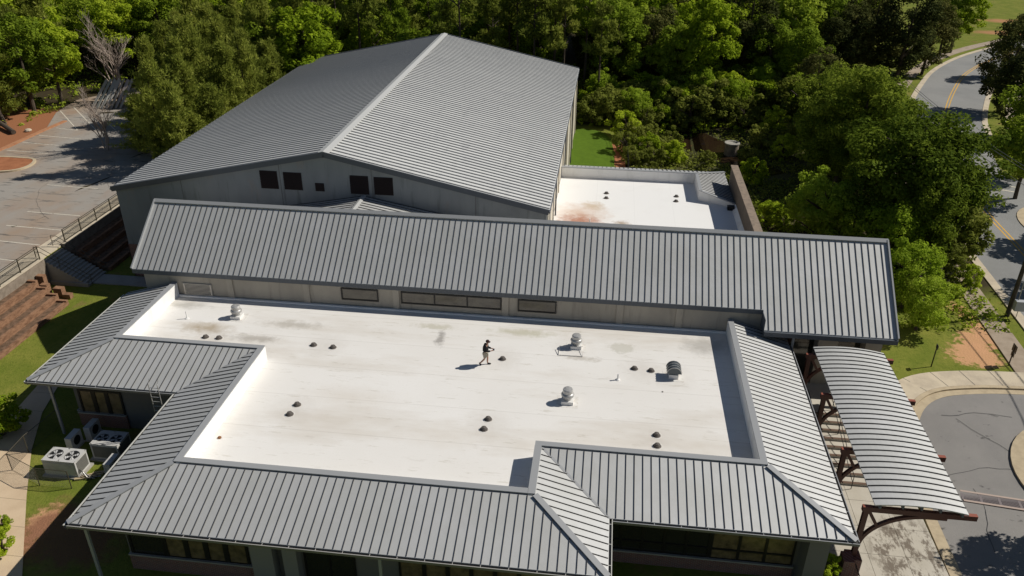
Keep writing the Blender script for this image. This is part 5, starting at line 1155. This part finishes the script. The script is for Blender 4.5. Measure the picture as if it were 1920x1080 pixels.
# dark cedars and trees by the road bend
CG = 'dark cedars by the road bend'
for (u, v, zc, s, lb) in [(1640, 60, 9, 1.1, 'dark cedar left of the road bend, leftmost of the dark group'), (1700, 55, 10, 1.2, 'tallest dark cedar left of the road bend'), (1745, 70, 7, .95, 'dark cedar nearest the road bend sidewalk'), (1590, 90, 7, .95, 'dark cedar merging into the wood left of the bend')]:
    pl_px('cedar', u, v, zc, s, lb, CG)
pl_px('bright', 1800, 25, 8, 1.1, 'bright green tree overhanging the meadow at the top right'); pl_px('mid', 1775, 50, 6, .8, 'mid green tree between the dark cedars and the meadow')
RG = 'dark trees right of the road'
for (u, v, zc, s, lb, kd) in [(1895, 130, 7, 1.0, 'dark cedar at the right frame edge inside the road bend', 'cedar'), (1925, 190, 6, 1.0, 'dark cedar at the right frame edge above the junction', 'cedar'), (1935, 250, 6, .9, 'mid green tree at the right frame edge above the junction', 'mid'), (1925, 305, 5, .75, 'mid green tree reaching in over the junction', 'mid'), (1910, 100, 5, .8, 'dark cedar at the right frame edge highest up the road', 'cedar')]:
    pl_px(kd, u, v, zc, s, lb, RG)
# trees off to the right whose shade falls on the road and driveway
plant('mid', 46, 64, 1.0, 'tree right of the frame shading the road by the pole'); plant('mid', 47, 72, .9, 'tree right of the frame shading the road farther up')
plant('mid', 28.4, 33.6, .7, 'tree on the driveway island shading the asphalt', z=.3); plant('mid', 26.8, 30.2, .6, 'second tree shading the lower driveway', z=0)
# near plants at the left edge
for (u, v, zc, s, lb) in [(-12, 760, 2.2, .85, 'bright green bush at the left frame edge beside the path'), (-10, 990, 1.6, .45, 'bright green bush at the lower left frame edge'), (-6, 955, 1.4, .3, 'small bright green bush above the lowest one at the left edge')]:
    pl_px('bush', u, v, zc, s, lb)
p = onz(1562, 1040, 1.6); plant('bush', 12.15, 29.5, .36, 'green shrub growing in the brick planter under the roof corner', z=1.0, vi=0); plant('bush', 13.2, 28.4, .26, 'small green shrub below the brick pier by the railing', z=.6, vi=1)

# pines along the left side of the big hall
PG = 'dark pines along the left side of the big hall'
pin = []
for (x0_, y0_, y1_) in ((-42.6, 74, 104), (-46.4, 76, 108), (-50.4, 80, 112), (-54.5, 90, 116), (-58.5, 102, 118)):
    k = y0_
    while k < y1_: pin.append((x0_, k)); k += 3.4
_pr = random.Random(8)
for i, (x, y) in enumerate(pin):
    plant('pine', x+_pr.uniform(-.7, .7), y+_pr.uniform(-.8, .8), _pr.uniform(.72, 1.08), 'dark olive pine in the row pressed against the left side of the big metal roof', PG, vi=i, sz=_pr.uniform(.5, 1.1), z=hgt(x, y) if x < -45.3 else 0.0)
pl_px('pine', 300, 262, 2.5, .42, 'young pine beside the gutter at the front end of the pine row')
for (u, v, s, m_, lb) in [(200, 262, .95, 0, 'bare branched tree standing on the parking lot edge before the pines'), (225, 170, 1.5, 0, 'tall pale bare tree at the wood edge left of the pines'), (325, 75, 1.4, 1, 'pale bare tree poking up behind the pines')]:
    p = G(u, v+20); o = bpy.data.objects.new('bare_tree', BARE[m_]); COL.objects.link(o); o.location = p; o.scale = (s*1.0, s*1.0, s*1.1); tag(o, lb, 'tree')
o = MB().tube([(-73.5, 88.5, 2), (-76.0, 89.5, 9)], [.22, .15], 8).build('leaning_trunk', BARK); tag(o, 'bare leaning tree trunk at the left frame edge by the clay bank', 'tree trunk')

# woods: individual trees
_f = random.Random(5)
def wood(kinds, region, n, group, labels, smin=.85, smax=1.2, mind=3.6, keep=None):
    pts_ = []; tries = 0
    while len(pts_) < n and tries < 6000:
        tries += 1; x, y = _f.uniform(region[0], region[1]), _f.uniform(region[2], region[3])
        if keep and not keep(x, y): continue
        if any((x-a_)**2+(y-b_)**2 < mind*mind for a_, b_ in pts_): continue
        pts_.append((x, y)); kd = _f.choice(kinds); s = _f.uniform(smin, smax)
        plant(kd, x, y, s, labels[kd], group)
wood(['bright', 'bright', 'mid', 'pine'], (-130, -70, 88, 150), 75, 'trees of the wood left of the parking lot', {'bright': 'spring green tree in the wood left of the parking lot', 'mid': 'mid green tree in the wood left of the parking lot', 'pine': 'pine in the wood left of the parking lot'}, mind=4.0, keep=lambda x, y: y > 96 or x < -72-(96-y)*.3)
wood(['bright', 'pine', 'mid', 'bright'], (-71, -42, 116, 150), 34, 'trees of the wood behind the parking lot', {'bright': 'spring green tree in the wood behind the pines', 'mid': 'mid green tree in the wood behind the pines', 'pine': 'pine in the wood at the far end of the parking lot'}, mind=4.0)
wood(['bright', 'mid'], (-44, -39.5, 105, 112), 3, 'bright trees at the back corner of the hall', {'bright': 'bright green tree at the far left back corner of the big hall', 'mid': 'mid green tree at the far left back corner of the big hall'}, mind=3)
wood(['tallpine', 'tallpine', 'mid'], (-44, 2, 112, 130), 34, 'tall trees behind the big hall', {'tallpine': 'tall pine with bare dark trunk in the wood behind the big hall', 'mid': 'mid green tree in the wood behind the big hall', 'bright': 'bright green tree in the wood behind the big hall'}, mind=3.2, smin=.8, smax=1.1)
wood(['bright', 'mid', 'tallpine'], (-46, 4, 131, 165), 42, 'trees deep behind the big hall', {'tallpine': 'tall pine deep in the wood behind the big hall', 'mid': 'mid green tree deep in the wood behind the big hall', 'bright': 'bright green tree deep in the wood behind the big hall'}, mind=4.5)
wood(['bright', 'mid', 'mid', 'cedar'], (-2, 42, 118, 152), 44, 'trees of the wood beyond the creek', {'bright': 'bright green tree in the wood beyond the creek', 'mid': 'mid green tree in the wood beyond the creek', 'cedar': 'dark tree in the wood beyond the creek'}, mind=4.0, keep=lambda x, y: x < 27+(y-110)*.45)
wood(['mid', 'big', 'cedar'], (26.5, 30.5, 88, 110), 4, 'dark trees between the creek and the road bend', {'big': 'deep green tree between the creek and the road bend', 'mid': 'mid green tree between the creek and the road bend', 'cedar': 'dark tree between the creek and the road bend'}, mind=4.5, smin=.6, smax=.9)
# low undergrowth that nobody could count
def cover(name, seed, n, region, m, leaf, hh, label, cat, keep=None):
    rg = np.random.default_rng(seed); c_ = []
    while len(c_) < n:
        x, y = rg.uniform(region[0], region[1]), rg.uniform(region[2], region[3])
        if keep and not keep(x, y): continue
        c_.append((x, y, hgt(x, y)+rg.uniform(0, hh)))
    c_ = np.array(c_); me = foliage(name, seed, c_, rg.uniform(.3, .8, n), 16, leaf, m); o = bpy.data.objects.new(name, me); COL.objects.link(o); tag(o, label, cat); o['kind'] = 'stuff'; return o
cover('undergrowth', 201, 2300, (-2, 34, 76, 116), L_OLIVE, .16, .35, 'tangled olive undergrowth around the creek', 'undergrowth', lambda x, y: not (x < 3.4 and y < 106) and min((Vector((x, y))-p_).length for p_ in c_creek) > 2.3 and x < 31)
cover('undergrowth', 202, 900, (13, 31, 54, 78), L_MID, .15, .4, 'tangled green undergrowth between the gable end and the road', 'undergrowth', lambda x, y: x < 30.5)
cover('undergrowth', 203, 1300, (-46, 30, 106, 140), L_BRIGHT, .22, .8, 'light green undergrowth on the floor of the wood behind the hall', 'undergrowth')
cover('undergrowth', 204, 700, (-120, -70, 88, 120), L_MID, .2, .6, 'green undergrowth at the foot of the wood left of the parking lot', 'undergrowth', lambda x, y: x < -71 or y > 108)
